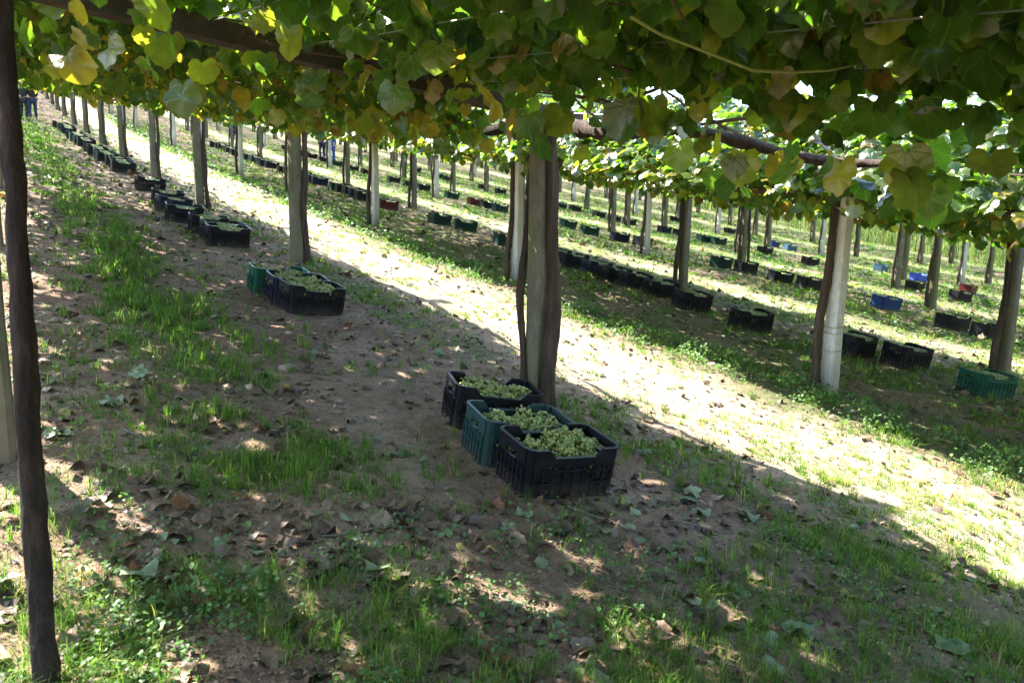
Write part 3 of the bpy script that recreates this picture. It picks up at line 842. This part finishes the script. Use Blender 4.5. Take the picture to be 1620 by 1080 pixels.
for i in range(24):
    crate(2.72 - .012 * i + random.uniform(-.07, .07), y, random.uniform(-.15, .15), random.choice(['black', 'black', 'black', 'black', 'black', 'navy', 'slate']),
          "dark crate, %s from the near end of the long far left run" % ORD[i], False, True)
    y += random.uniform(.5, .95) + (1.6 if i in (9, 16) else 0)
B = [(9.50, 4.55, 'green', -14), (9.80, 5.72, 'black', -10), (9.45, 6.25, 'black', 6), (9.12, 7.72, 'black', -18), (9.12, 8.92, 'black', -9), (9.38, 9.92, 'black', -10), (9.46, 10.68, 'black', -4), (9.48, 11.25, 'black', -6),
     (9.64, 12.0, 'navy', 3), (9.68, 12.8, 'black', -5), (9.66, 13.35, 'black', 2), (9.7, 15.4, 'slate', -4), (9.98, 17.8, 'slate', -22), (9.75, 18.8, 'green', 4), (9.55, 21.7, 'red', -3), (9.5, 22.3, 'black', 2), (9.65, 23.8, 'black', 4),
     (9.72, 24.5, 'navy', -3), (9.78, 25.2, 'black', 2), (9.8, 25.9, 'black', -4), (9.8, 26.5, 'slate', 3)]
y = 28.2
for i in range(22):
    B.append((9.75 + random.uniform(-.12, .08), y, random.choice(['black', 'black', 'navy', 'green']), random.uniform(-8, 8))); y += random.uniform(.5, .8) + (1.4 if i in (6, 12) else 0)
SAYC = {'deep green': 'deep green', 'black': 'black', 'navy': 'blue-black', 'green': 'dark green', 'slate': 'grey-green', 'blue': 'blue', 'bright blue': 'bright blue', 'grey-blue': 'grey-blue', 'red': 'dark red'}
ORD += ["thirty-fifth", "thirty-sixth", "thirty-seventh", "thirty-eighth", "thirty-ninth", "fortieth", "forty-first", "forty-second", "forty-third", "forty-fourth", "forty-fifth"]
for i, (x, y, c, r) in enumerate(B):
    if i and c in ('green', 'slate'): c = 'deep green'
    crate(x, y, rad(r), c, "%s crate, %s from the near end of the second pergola's line" % (SAYC[c], ORD[i]) if i != 0 else "green crate in the weeds at the right edge under the second pergola", y < 12.5, True)
Cr = [(14.9, 7.2, 'black', -10), (15.0, 7.9, 'black', -14), (15.78, 9.75, 'blue', -12), (15.92, 11.8, 'black', -8), (16.02, 12.72, 'black', -15), (16.12, 13.9, 'black', -6), (15.85, 14.5, 'slate', 5),
      (16.4, 18.2, 'black', 4), (16.0, 18.8, 'navy', -3), (15.75, 20.0, 'green', -6), (16.0, 21.5, 'slate', 3), (15.6, 25.2, 'green', 0), (15.6, 26.1, 'black', 4), (15.5, 26.9, 'red', -3), (15.6, 29, 'slate', 2),
      (15.6, 31.6, 'black', 4), (15.5, 32.8, 'green', 0), (15.5, 34.5, 'black', -3), (15.6, 38, 'black', 3), (15.5, 39.6, 'black', 0), (15.5, 42, 'green', 5), (15.5, 44, 'black', 0), (15.5, 46, 'black', 0), (15.5, 47.5, 'black', 0), (15.5, 50, 'green', 0), (15.5, 51, 'black', 0)]
for i, (x, y, c, r) in enumerate(Cr):
    if c in ('green', 'slate'): c = 'deep green'
    crate(x, y, rad(r), c, "%s crate, %s from the near end of the third pergola's line" % (SAYC[c], ORD[i]), False, True)
Dr = [(22.3, 11.6, 'black', -10), (22.6, 13.1, 'black', 4), (23.23, 17.25, 'black', -5), (23.6, 19.5, 'black', 3), (23.2, 21.4, 'green', -6), (22.9, 21.9, 'green', 2), (23.0, 23.3, 'black', 0), (22.9, 24.1, 'navy', 6), (22.9, 26.3, 'black', -5),
      (22.8, 27.2, 'black', 0), (22.9, 28.4, 'black', 2), (23.2, 30.6, 'black', 0), (22.9, 31.4, 'slate', 3), (22.8, 36.8, 'black', 0), (22.8, 38.6, 'black', 0), (22.6, 42.5, 'green', 0), (22.7, 44, 'black', 0), (22.7, 47, 'black', 0)]
for i, (x, y, c, r) in enumerate(Dr):
    if c in ('green', 'slate'): c = 'deep green'
    crate(x, y, rad(r), c, "%s crate, %s from the near end of the fourth pergola's line" % (SAYC[c], ORD[i]), False, True)
Er = [(25.6, 13.1, 'red', 5), (26.4, 15.2, 'bright blue', -8), (27.49, 17.31, 'grey-blue', 10), (28.2, 22.0, 'grey-blue', -5), (28.6, 23.2, 'blue', 4), (31, 27.9, 'black', 0), (31, 31.8, 'black', 4)]
for i, (x, y, c, r) in enumerate(Er):
    crate(x, y, rad(r), c, "%s crate, %s from the near end of the fifth pergola's line" % (SAYC[c], ORD[i]), False, True)

# ------------------------------------------------------------------ ground cover
def polar(n, r0, r1):
    r = np.exp(rng.uniform(math.log(r0), math.log(r1), n)); a = 0.5728 + rng.uniform(-.88, .80, n)
    return np.sin(a) * r, np.cos(a) * r, r
def blades(x, y, h, wd, col, lean=.5):
    n = len(x); az = rng.uniform(0, 6.283, n); ln = np.abs(rng.normal(0, lean, n)) + .1
    ax, ay = np.cos(az), np.sin(az); z = gz(x, y) - .006
    b0 = np.column_stack([x, y, z]); side = np.column_stack([-ay, ax, 0 * ax]) * (wd / 2)[:, None]
    d = np.column_stack([ax, ay, 0 * ax])
    m = b0 + d * (h * ln * .35)[:, None] + np.array([0, 0, 1]) * (h * .62)[:, None]
    t = b0 + d * (h * ln * 1.05)[:, None] + np.array([0, 0, 1]) * (h * (1 - .22 * ln))[:, None]
    V = np.stack([b0 - side, b0 + side, m + side * .75, m - side * .75, t], 1).reshape(-1, 3)
    F = np.array([(0, 1, 2), (0, 2, 3), (3, 2, 4)])
    FF = (F[None] + (np.arange(n) * 5)[:, None, None]).reshape(-1, 3)
    return V, FF, np.repeat(col, 5, 0)
def occupied(x, y):
    k = np.zeros(len(x), bool)
    for (cx, cy) in ((2.425, 3.335), (2.43, 3.745), (2.545, 4.235), (2.46, 7.47), (2.44, 7.87), (2.37, 8.28)):
        k |= (np.abs(x - cx) < .27) & (np.abs(y - cy) < .19)
    return k
n = 95000
x, y, r = polar(n, 1.6, 62)
clump = fbm(x / .45, y / .45, 201); patch = fbm(x / 1.3, y / 1.3, 211)
per = np.where(x > 7.4, .34 + .5 * bandf(x, 11.8, .7) + .35 * bandf(x, 14, .6) + .35 * bandf(x, 18.9, .7) + .3 * np.clip((x - 13) / 8, 0, 1), 0)
den = 1.15 * bandf(x, 1.1, .42) * np.clip((y - 2.8) / 1.2, .25, 1) + .42 * bandf(x, 3.5, .32) + .62 * bandf(x, 4.8, .9) + .45 * bandf(x, 6.6, .7) + per
den += .62 * np.clip((3.2 - y) / .8, 0, 1) * (x < 4.2) * (.26 + .74 * bandf(x, .9, .8)) + .10 + .5 * np.clip((y - 11) / 12, 0, 1) * (x < 2.3) + .45 * bandf(x, 3.6, .5) * bandf(y, 1.0, .6)
den *= np.clip((clump - .38 + .10 * bandf(x, 1.1, .42) * (y > 3.5)) * 6, 0, 1) * np.clip((patch - .22) * 3, .15 + .4 * bandf(x, 1.1, .42), 1.2)
keep = (rng.random(n) < den) & ~occupied(x, y); x, y, r = x[keep], y[keep], r[keep]
nb_ = rng.integers(5, 17, len(x)); th_ = rng.uniform(.55, 1.35, len(x)); td_ = rng.random(len(x))
tx, ty = x, y
x = np.repeat(x, nb_); y = np.repeat(y, nb_); r = np.repeat(r, nb_); th_ = np.repeat(th_, nb_); td_ = np.repeat(td_, nb_); n = len(x)
ra_ = rng.uniform(0, 6.283, n); rd_ = np.abs(rng.normal(0, 1, n)) * np.maximum(.016, .0035 * r)
x = x + np.cos(ra_) * rd_; y = y + np.sin(ra_) * rd_
alley = trodden(x, y)
h = rng.uniform(.03, .095, n) * th_ * (1 + .2 * bandf(x, 1.1, .45) * np.clip((y - 3.2) / 2, 0, 1)) * (1 - .5 * alley) * np.clip(.9 + .012 * r, 1, 1.5)
wd = np.maximum(.0026, .00085 * r) * rng.uniform(.7, 1.3, n)
base = np.array([.095, .185, .032]); dry = np.array([.36, .33, .14]); pale = np.array([.16, .25, .055]); deep = np.array([.065, .14, .03])
q = rng.random(n) * .35 + td_ * .65
col = np.where((q < .14 + .38 * alley)[:, None], dry, np.where((q > .68)[:, None], pale, np.where((q < .34)[:, None], deep, base))) * rng.uniform(.75, 1.3, (n, 1))
V, F, C_ = blades(x, y, h, wd, col, .75)
tag(link("grass", np_mesh("grass", V, F, M_GRASS, C_)), "short green grass tufts on the vineyard ground", "grass", kind='stuff')

_o = np.array([(.02, 0), (.30, .16), (.40, .45), (.26, .78), (0, 1.0), (-.26, .78), (-.40, .45), (-.30, .16)])
WEED = []
for s_ in range(3):
    B_, F_, u_ = leaf_shape(_o, 500 + s_); WEED.append((B_, F_, u_))
# broad-leaved weeds: small leaflets in low clumps
n = 300000
x, y, r = polar(n, 1.7, 60)
clump = fbm(x / .26, y / .26, 301); patch = fbm(x / .9, y / .9, 311)
den = 1.5 * bandf(x, 6.45, .5) + .22 * bandf(x, 3.6, .35) + .26 * bandf(x, .75, .5) * np.clip((5 - y) / 3, .25, 1) + .20 * np.clip((3.3 - y) / .8, 0, 1) * (x < 4)
den += np.where(x > 7.4, .12 + .8 * bandf(x, 13.6, .5) + .7 * bandf(x, 21.2, .7) + .55 * bandf(x, 10.6, .5) * bandf(y, 5.6, 1.0) + .4 * np.clip((x - 16) / 10, 0, 1), 0) + .02 + .3 * bandf(x, .15, .25)
den *= np.clip((clump - .42 + .14 * bandf(x, 6.45, .5)) * 7, 0, 1) * np.clip((patch - .25) * 3, .1 + .5 * bandf(x, 6.45, .5), 1.2)
keep = (rng.random(n) < den) & ~occupied(x, y); x, y, r = x[keep], y[keep], r[keep]; n = len(x)
hh = rng.random(n) ** .8 * (.07 + .11 * bandf(x, 6.4, .6) + .16 * bandf(x, 10.6, .5) * bandf(y, 5.6, 1.0)) * np.clip((fbm(x / .26, y / .26, 301) - .38) * 4, .2, 1)
P = np.column_stack([x, y, gz(x, y) + .008 + hh])
X2, T, N2 = frames(n, np.abs(rng.normal(.25, .5, n)))
size = np.maximum(rng.uniform(.009, .026, n), .0042 * r * rng.uniform(.7, 1.2, n))
wc = np.array([(.085, .175, .05), (.10, .20, .065), (.075, .155, .058), (.125, .21, .06)])[rng.integers(0, 4, n)] * rng.uniform(.75, 1.25, (n, 1))
V, F, C_, U_ = scatter_leaves(WEED, P, X2, T, N2, size, wc)
tag(link("weeds", np_mesh("weeds", V, F, M_GRASS, C_, U_)), "low leafy weeds along the row edges", "weeds", kind='stuff')

# fallen leaves: the largest in view one by one, the rest as litter
n = 16000
x, y, r = polar(n, 1.75, 30)
den = .75 * (x < 4.1) + .30 * (x >= 4.1) * (x < 7.2) + .45 * (x >= 7.2); den = den * np.clip((fbm(x / .5, y / .5, 401) - .28) * 3, .12, 1) * np.clip(r / 3.2, .42, 1)
keep = (rng.random(n) < den) & ~occupied(x, y); x, y, r = x[keep], y[keep], r[keep]; n = len(x)
LIT = np.array([(.085, .050, .034), (.12, .072, .048), (.16, .105, .072), (.055, .036, .028), (.19, .14, .105), (.15, .065, .03), (.20, .24, .14), (.13, .19, .09), (.30, .24, .06), (.22, .27, .17), (.15, .28, .045)])
li_ = rng.choice(10, n, p=[.23, .21, .15, .18, .09, .06, .03, .02, .012, .018])
size = rng.uniform(.03, .085, n) * np.where(li_ >= 6, 1.1, .95)
tilt = rng.normal(0, .32, n)
SP_P = [(.29, 2.89, 9, .14), (1.1, 2.65, 9, .11), (2.6, 2.37, 9, .11), (3.26, 2.72, 9, .14), (2.42, 1.79, 9, .13), (2.29, 1.70, 9, .14), (2.53, 1.75, 7, .14), (3.05, 1.48, 7, .14), (2.15, 2.83, 6, .1), (2.01, 2.97, 6, .09),
        (1.83, 2.55, 9, .08), (.41, 4.84, 9, .15), (.61, 5.3, 9, .14), (1.47, 2.6, 5, .11), (2.63, 2.95, 8, .12), (2.49, 2.82, 9, .1), (2.42, 2.67, 6, .11), (3.05, 2.97, 7, .13), (3.19, 2.98, 9, .11), (3.03, 2.85, 6, .13), (1.19, 3.19, 9, .1),
        (.16, 4.32, 9, .13), (.44, 3.52, 2, .15), (.27, 3.45, 4, .16), (.57, 4.48, 8, .08), (1.42, 4.48, 5, .09), (1.39, 2.5, 5, .12), (3.59, 1.94, 5, .08), (.8, 2.37, 5, .1)]
RSAY = ["pale silvery leaf on the dark ground at lower left", "pale leaf left of the bottom centre", "pale two-lobed leaf right of the bottom centre", "grey-green flat leaf on bare soil right of the nearest crate", "pale leaf uppermost of the clump at lower right",
        "pale round leaf lowest of the clump at lower right", "green curled leaf beside the pale pair at lower right", "dark green leaf in the grass at bottom right", "soft green leaf just below the nearest crate", "yellow-green leaf left below the nearest crate",
        "small pale leaf below and left of the nearest crate", "grey-green leaf by the left edge trunk, larger one", "grey-green leaf farther behind the left edge trunk", "orange-brown leaf at bottom centre", "yellow curled leaf beside the nearest crate", "pale leaf near the yellow curled leaf",
        "soft green leaf with its stalk below the nearest crate", "green leaf in the pile right of the nearest crate", "pale leaf on top of the pile right of the nearest crate", "soft green leaf at the front of the pile right of the nearest crate", "pale leaf far left of the nearest crate",
        "pale leaf at the foot of the left edge trunk", "large curled brown leaf in the sun patch at left", "pink-grey curled leaf in the sun patch at left", "small yellow leaf in the left grass band", "orange leaf on bare soil left of the crates", "red-brown leaf among grass at bottom centre", "dark orange leaf at the sunny edge, lower right", "red-brown leaf lower left of the bottom centre"]
def litter_shape(seed):
    B, F, uv = leaf_shape(out_hi, seed + 200, True); r_ = np.random.default_rng(seed)
    k = r_.uniform(-.5, .9); B = B.copy(); d = B[:, :2] - [0, .4]
    a_ = r_.uniform(0, 3.14); e = d @ [math.cos(a_), math.sin(a_)]
    B[:, 2] = B[:, 2] * r_.uniform(.2, 1.2) + k * e * e + .09 * np.sin(7 * e + a_) + .16
    return B, F, uv
LS = [litter_shape(s) for s in range(8)]
FL = {}
def litter_mesh(s, c):
    if (s, c) not in FL:
        B, F, uv = LS[s]; FL[(s, c)] = np_mesh("fallen_leaf", B, F, M_LITTER, np.tile(LIT[c] * rng.uniform(.85, 1.15), (len(B), 1)), uv, smooth=True)
    return FL[(s, c)]
def fallen(x, y, c, s, tl, label, group):
    o = link("fallen_leaf", litter_mesh(int(rng.integers(0, 8)), c), None, (x, y, gzf(x, y) - .004))
    o.rotation_euler = (tl, rng.normal(0, .2), rng.uniform(0, 6.28)); o.scale = (s, s, s * rng.uniform(.7, 1.4))
    tag(o, label, "leaf", group)
for (px_, py_, c, s), lab in zip(SP_P, RSAY): fallen(px_, py_, c, s * .78, rng.normal(0, .15), lab, "fallen leaves on the ground")
pxs, pys, zz = pix(np.column_stack([x, y, gz(x, y)]))
big = np.where((zz > .5) & (pxs > 0) & (pxs < 1620) & (pys < 1080), size / np.maximum(zz, .1), 0)
order = np.argsort(-big); sel = order[:265]; rest = order[265:]
LSAY = {0: "brown curled dead leaf on the shaded soil", 1: "brown curled dead leaf on the shaded soil", 2: "light brown dead leaf on the ground", 3: "blackish dried leaf on the ground", 4: "light brown dead leaf on the ground", 5: "rust coloured dead leaf on the ground", 6: "soft green fallen leaf on the ground", 7: "soft green fallen leaf on the ground", 8: "yellow fallen leaf on the ground", 9: "pale silvery fallen leaf on the ground"}
_o = link("fallen_leaf", litter_mesh(3, 10), None, (.15, 2.50, gzf(.15, 2.50) + .03)); _o.rotation_euler = (-.75, .25, .5); _o.scale = (.105, .105, .06)
tag(_o, "bright green vine leaf propped upright in the grass at bottom left", "leaf", "fallen leaves on the ground")
for (x_, y_, z_, c_, s_, lab) in ((2.50, 3.37, .262, 8, .055, "yellow leaf scrap on the grapes of the front black crate"), (2.36, 8.22, .30, 10, .085, "green vine leaf on the heaped grapes of the dark green crate"), (2.50, 7.93, .268, 8, .06, "yellowish leaf on the grapes of the blue-black crate"), (2.62, 4.22, .255, 6, .05, "small green leaf on the grapes of the rear black crate")):
    _o = link("vine_leaf", litter_mesh(int(rng.integers(0, 8)), c_), None, (x_, y_, gzf(x_, y_) + z_)); _o.rotation_euler = (.3, -.3, x_ * 9); _o.scale = (s_, s_, s_)
    tag(_o, lab, "leaf", "leaves among the picked grapes")
for i in sel:
    zn = "among the weeds at lower left" if x[i] < .9 and y[i] < 3.6 else "behind the left edge trunk" if x[i] < .9 else "before the nearest crates" if y[i] < 3.1 and x[i] < 2.4 else "at lower right" if y[i] < 2.4 else "right of the nearest crates" if x[i] < 4.2 and x[i] > 2.7 and y[i] < 5 else "left of the nearest crates" if y[i] < 5 and x[i] <= 2.7 else "on the sunny path" if x[i] > 4 and x[i] < 6 else "between the first two crate groups" if y[i] < 8.5 and x[i] < 4.2 else "farther up the slope" if x[i] < 4.2 else "under the second pergola"
    lab = LSAY[int(li_[i])].replace("on the ground", "").replace("on the shaded soil", "").strip() + " " + zn
    fallen(float(x[i]), float(y[i]), int(li_[i]), float(size[i]), float(tilt[i]), lab, lab)
LM = [(B_, F_, u_) for B_, F_, u_ in (litter_shape(s) for s in range(20, 23))]
LMm = []
for s in range(5):
    B_, F_, u_ = leaf_shape(out_mid, 300 + s); B_ = B_.copy(); B_[:, 2] = B_[:, 2] * 1.6 + .14 + .2 * B_[:, 0] ** 2; LMm.append((B_, F_, u_))
X2, T, N2 = frames(len(rest), tilt[rest])
P = np.column_stack([x[rest], y[rest], gz(x[rest], y[rest]) + .002])
V, F, C_, U_ = scatter_leaves(LMm, P, X2, T, N2, size[rest] * np.clip(r[rest] / 9, 1, 2.0), LIT[li_[rest]] * rng.uniform(.7, 1.3, (len(rest), 1)))
tag(link("leaf_litter", np_mesh("leaf_litter", V, F, M_LITTER, C_, U_)), "dead vine leaves littering the ground farther back", "leaf litter", kind='stuff')

n = 190000
x, y, r = polar(n, 1.6, 26)
den = np.where(x < 4.2, .55, np.where(x < 6.2, .22, .45)) * np.clip((fbm(x / .4, y / .4, 701) - .30) * 4, .06, 1)
keep = rng.random(n) < den; x, y, r = x[keep], y[keep], r[keep]; n = len(x)
X2, T, N2 = frames(n, rng.normal(0, .5, n)); P = np.column_stack([x, y, gz(x, y) + .003])
CR_ = np.array([(.10, .065, .045), (.15, .10, .07), (.07, .045, .034), (.21, .155, .115), (.26, .20, .15), (.05, .034, .028)])
V, F, C_, U_ = scatter_leaves(LOW, P, X2, T, N2, np.maximum(.007, .0019 * r) * rng.lognormal(.3, .55, n), CR_[rng.integers(0, 6, n)] * rng.uniform(.75, 1.25, (n, 1)))
tag(link("leaf_crumbs", np_mesh("leaf_crumbs", V, F, M_LITTER, C_, U_)), "crumbled dead leaf bits strewn over the soil", "leaf litter", kind='stuff')

# clods of earth
n = 9000
x, y, r = polar(n, 1.6, 16)
keep = (rng.random(n) < np.where(x < 4.0, .75, .3) * np.clip((fbm(x / .6, y / .6, 801) - .3) * 3, .1, 1)) & ~occupied(x, y); x, y, r = x[keep], y[keep], r[keep]; n = len(x)
V_, F_ = I1; sz = np.maximum(.005, .0013 * r) * rng.lognormal(.3, .5, n)
dv = 1 + .28 * rng.standard_normal((n, len(V_), 1)).clip(-1.5, 1.5); sq = rng.uniform(.4, .8, n)[:, None, None] * np.array([0, 0, 1]) + np.array([1, 1, 0])
VV = np.column_stack([x, y, gz(x, y) + sz * .12])[:, None, :] + sz[:, None, None] * V_[None] * dv * sq
cc = np.array([(.24, .155, .105), (.30, .205, .15), (.19, .12, .08)])[rng.integers(0, 3, n)] * rng.uniform(.75, 1.2, (n, 1))
tag(link("soil_clods", np_mesh("soil_clods", VV.reshape(-1, 3), (F_[None] + (np.arange(n) * len(V_))[:, None, None]).reshape(-1, 3), M_CLOD, np.repeat(cc, len(V_), 0))), "small clods and stones on the bare soil", "soil", kind='stuff')

# twigs
TW = [((2.30, 3.01), (2.52, 2.68), "long dry twig on the soil below the nearest crate"), ((3.22, 3.26), (3.32, 3.02), "dry twig right of the nearest crate near the sunny edge"), ((1.02, 3.06), (1.45, 2.98), "thin pale twig lying left of the nearest crate"),
      ((2.72, 2.62), (2.69, 2.32), "bent twig among leaves at lower right"), ((3.25, 2.5), (3.5, 2.45), "short twig at the edge of the sunny strip"), ((.45, 4.3), (.62, 3.95), "forked twig in the shade near the left edge trunk"), ((2.75, 2.75), (3.02, 2.55), "twig beside the pale two-lobed leaf")]
for i, (a, c, lab) in enumerate(TW):
    b = MB(); pts = []
    for k in range(9):
        u = k / 8; xx = a[0] + (c[0] - a[0]) * u + .012 * math.sin(5 * u + i); yy = a[1] + (c[1] - a[1]) * u + .012 * math.cos(6 * u + i)
        pts.append((xx, yy, gzf(xx, yy) + .008 + .006 * math.sin(4 * u)))
    b.tube(pts, [.0052 - .0025 * k / 8 for k in range(9)], 6, .15, i)
    b.tube([pts[5], (pts[5][0] + .05, pts[5][1] + .04, pts[5][2] + .012)], [.0035, .002], 5, .1, i)
    tag(link("twig", b.mesh("twig", M_TWIG, smooth=True)), lab, "twig", "dry twigs on the ground")

# ------------------------------------------------------------------ people far off in the rows
def cloth(name, c): 
    m, t, b_ = mat(name); n_ = noise(t, 12, 3); f = ramp(t, n_.outputs['Fac'], [(.3, tuple(v * .75 for v in c)), (.7, tuple(v * 1.2 for v in c))]).outputs[0]
    t.links.new(f, b_.inputs['Base Color']); b_.inputs['Roughness'].default_value = .85; return m
M_SKIN = cloth("skin", (.36, .22, .16)); M_HAIR = cloth("dark_hair", (.02, .015, .012))
def skin_obj(name, pts, edges, rad_, m, parent, root=0):
    me = bpy.data.meshes.new(name); me.from_pydata(pts, edges, []); me.materials.append(m)
    o = link(name, me, parent); md = o.modifiers.new("skin", 'SKIN'); md.use_smooth_shade = True
    for i, s_ in enumerate(me.skin_vertices[0].data): s_.radius = (rad_[i], rad_[i]); s_.use_root = i == root
    sd = o.modifiers.new("sub", 'SUBSURF'); sd.levels = 1; sd.render_levels = 1
    return o
def person(x, y, rz, label, shirt, trousers, bend=0.0):
    p = empty("person", (x, y, gzf(x, y)), rz); tag(p, label, "person", "grape pickers far off between the rows")
    f = lambda z: -bend * max(0, z - .9) ** 1.0
    J = dict(pel=(0, f(.9), .93), sp=(0, f(1.2), 1.18), ch=(0, f(1.4), 1.38), nk=(0, f(1.5), 1.50), hd=(0, f(1.6) - .02, 1.62), top=(0, f(1.7) - .01, 1.72),
             lh=(-.10, 0, .88), lk=(-.12, -.04, .48), la=(-.12, .03, .09), lt=(-.13, -.13, .03), rh=(.10, 0, .88), rk=(.12, -.07, .48), ra=(.13, .02, .09), rt=(.14, -.14, .03),
             ls=(-.19, f(1.42), 1.42), le=(-.25, f(1.2) - .05, 1.17), lw=(-.22, f(1.0) - .22, 1.08), lf=(-.21, f(1.0) - .31, 1.11), rs=(.19, f(1.42), 1.42), re=(.25, f(1.2) - .06, 1.19), rw=(.2, f(1.0) - .24, 1.16), rf=(.19, f(1.0) - .33, 1.20))
    nm = list(J); ix = {k: i for i, k in enumerate(nm)}
    E = [("pel", "sp"), ("sp", "ch"), ("ch", "nk"), ("nk", "hd"), ("hd", "top"), ("pel", "lh"), ("lh", "lk"), ("lk", "la"), ("la", "lt"), ("pel", "rh"), ("rh", "rk"), ("rk", "ra"), ("ra", "rt"),
         ("ch", "ls"), ("ls", "le"), ("le", "lw"), ("lw", "lf"), ("ch", "rs"), ("rs", "re"), ("re", "rw"), ("rw", "rf")]
    Rr = dict(pel=.13, sp=.12, ch=.13, nk=.055, hd=.095, top=.07, lh=.085, lk=.06, la=.042, lt=.035, rh=.085, rk=.06, ra=.042, rt=.035, ls=.065, le=.043, lw=.032, lf=.03, rs=.065, re=.043, rw=.032, rf=.03)
    skin_obj("body", [J[k] for k in nm], [(ix[a], ix[c]) for a, c in E], [Rr[k] for k in nm], M_SKIN, p)
    def sub(name, ks, es, grow, m):
        q = {k: i for i, k in enumerate(ks)}
        skin_obj(name, [J[k] for k in ks], [(q[a], q[c]) for a, c in es], [Rr[k] + grow for k in ks], m, p)
    sub("shirt", ["sp", "pel", "ch", "ls", "le", "lw", "rs", "re", "rw"], [("pel", "sp"), ("sp", "ch"), ("ch", "ls"), ("ls", "le"), ("le", "lw"), ("ch", "rs"), ("rs", "re"), ("re", "rw")], .018, shirt)
    sub("trousers", ["pel", "lh", "lk", "la", "rh", "rk", "ra"], [("pel", "lh"), ("lh", "lk"), ("lk", "la"), ("pel", "rh"), ("rh", "rk"), ("rk", "ra")], .022, trousers)
    skin_obj("hair", [(0, f(1.66) + .01, 1.66), (0, f(1.7) + .005, 1.73)], [(0, 1)], [.1, .075], M_HAIR, p)
navy = cloth("navy_cloth", (.012, .018, .06)); blue = cloth("blue_cloth", (.03, .06, .30)); dark = cloth("dark_cloth", (.015, .015, .018)); pale = cloth("pale_cloth", (.45, .40, .50)); jean = cloth("denim", (.018, .036, .085)); brown = cloth("brown_cloth", (.10, .04, .025))
person(1.15, 43.0, rad(160), "picker in dark clothes at far left end of the crate run", dark, dark, .35)
person(1.55, 44.2, rad(200), "picker in blue jeans beside the dark-clothed one at far left", dark, jean, .1)
person(9.9, 50.5, rad(180), "far picker in a pale shirt and navy trousers behind the second pergola", pale, navy, .1)
person(11.3, 46.6, rad(150), "picker in navy overalls among the posts left of centre", navy, navy, .25)
person(16.2, 46.2, rad(190), "picker in brown top and navy trousers between far posts", brown, navy, .1)
person(15.4, 42.4, rad(170), "picker in bright blue clothes beside a far post", blue, blue, .3)

# ------------------------------------------------------------------ tall weeds beyond the last pergola and the wood behind everything
n = 26000
x = rng.uniform(43.0, 62, n); y = rng.uniform(8, 75, n); k = fbm(x / 2.2, y / 2.2, 501); keep = rng.random(n) < np.clip((k - .25) * 3, .15, 1)
x, y = x[keep], y[keep]; n = len(x)
col = np.array([(.07, .12, .035), (.11, .155, .05), (.16, .17, .075), (.055, .10, .03)])[rng.integers(0, 4, n)] * rng.uniform(.8, 1.25, (n, 1))
V, F, C_ = blades(x, y, rng.uniform(.6, 1.7, n), rng.uniform(.03, .07, n), col, .35)
tag(link("tall_weeds", np_mesh("tall_weeds", V, F, M_GRASS, C_)), "pale sunlit tall weeds beyond the last pergola", "weeds", kind='stuff')
n = 60000
t_ = rng.random(n)
seg = rng.random(n) < .5
x = np.where(seg, rng.uniform(-45, 75, n), 66 + rng.uniform(0, 12, n)); y = np.where(seg, 90 + rng.uniform(0, 12, n), rng.uniform(0, 100, n))
hgt = (5 + 6 * fbm(x / 5, y / 5, 601)); u = rng.random(n) ** .7
bulge = fbm(x / 2.5, y / 2.5 + u * 3, 611)
keep = bulge > .36; x, y, u, hgt = x[keep], y[keep], u[keep], hgt[keep]; n = len(x)
P = np.column_stack([x, y, base_z(x, y) + u * hgt])
X2, T, N2 = frames(n, rng.uniform(0, 1.5, n))
wc = np.array([(.03, .06, .016), (.045, .085, .02), (.06, .10, .03), (.025, .05, .02)])[rng.integers(0, 4, n)] * rng.uniform(.7, 1.3, (n, 1))
V, F, C_, U_ = scatter_leaves(LOW, P, X2, T, N2, rng.uniform(.45, .95, n), wc)
tag(link("far_wood", np_mesh("far_wood", V, F, M_LEAF_FAR, C_, U_)), "dark wood closing the view behind the vineyard", "wood", kind='stuff')
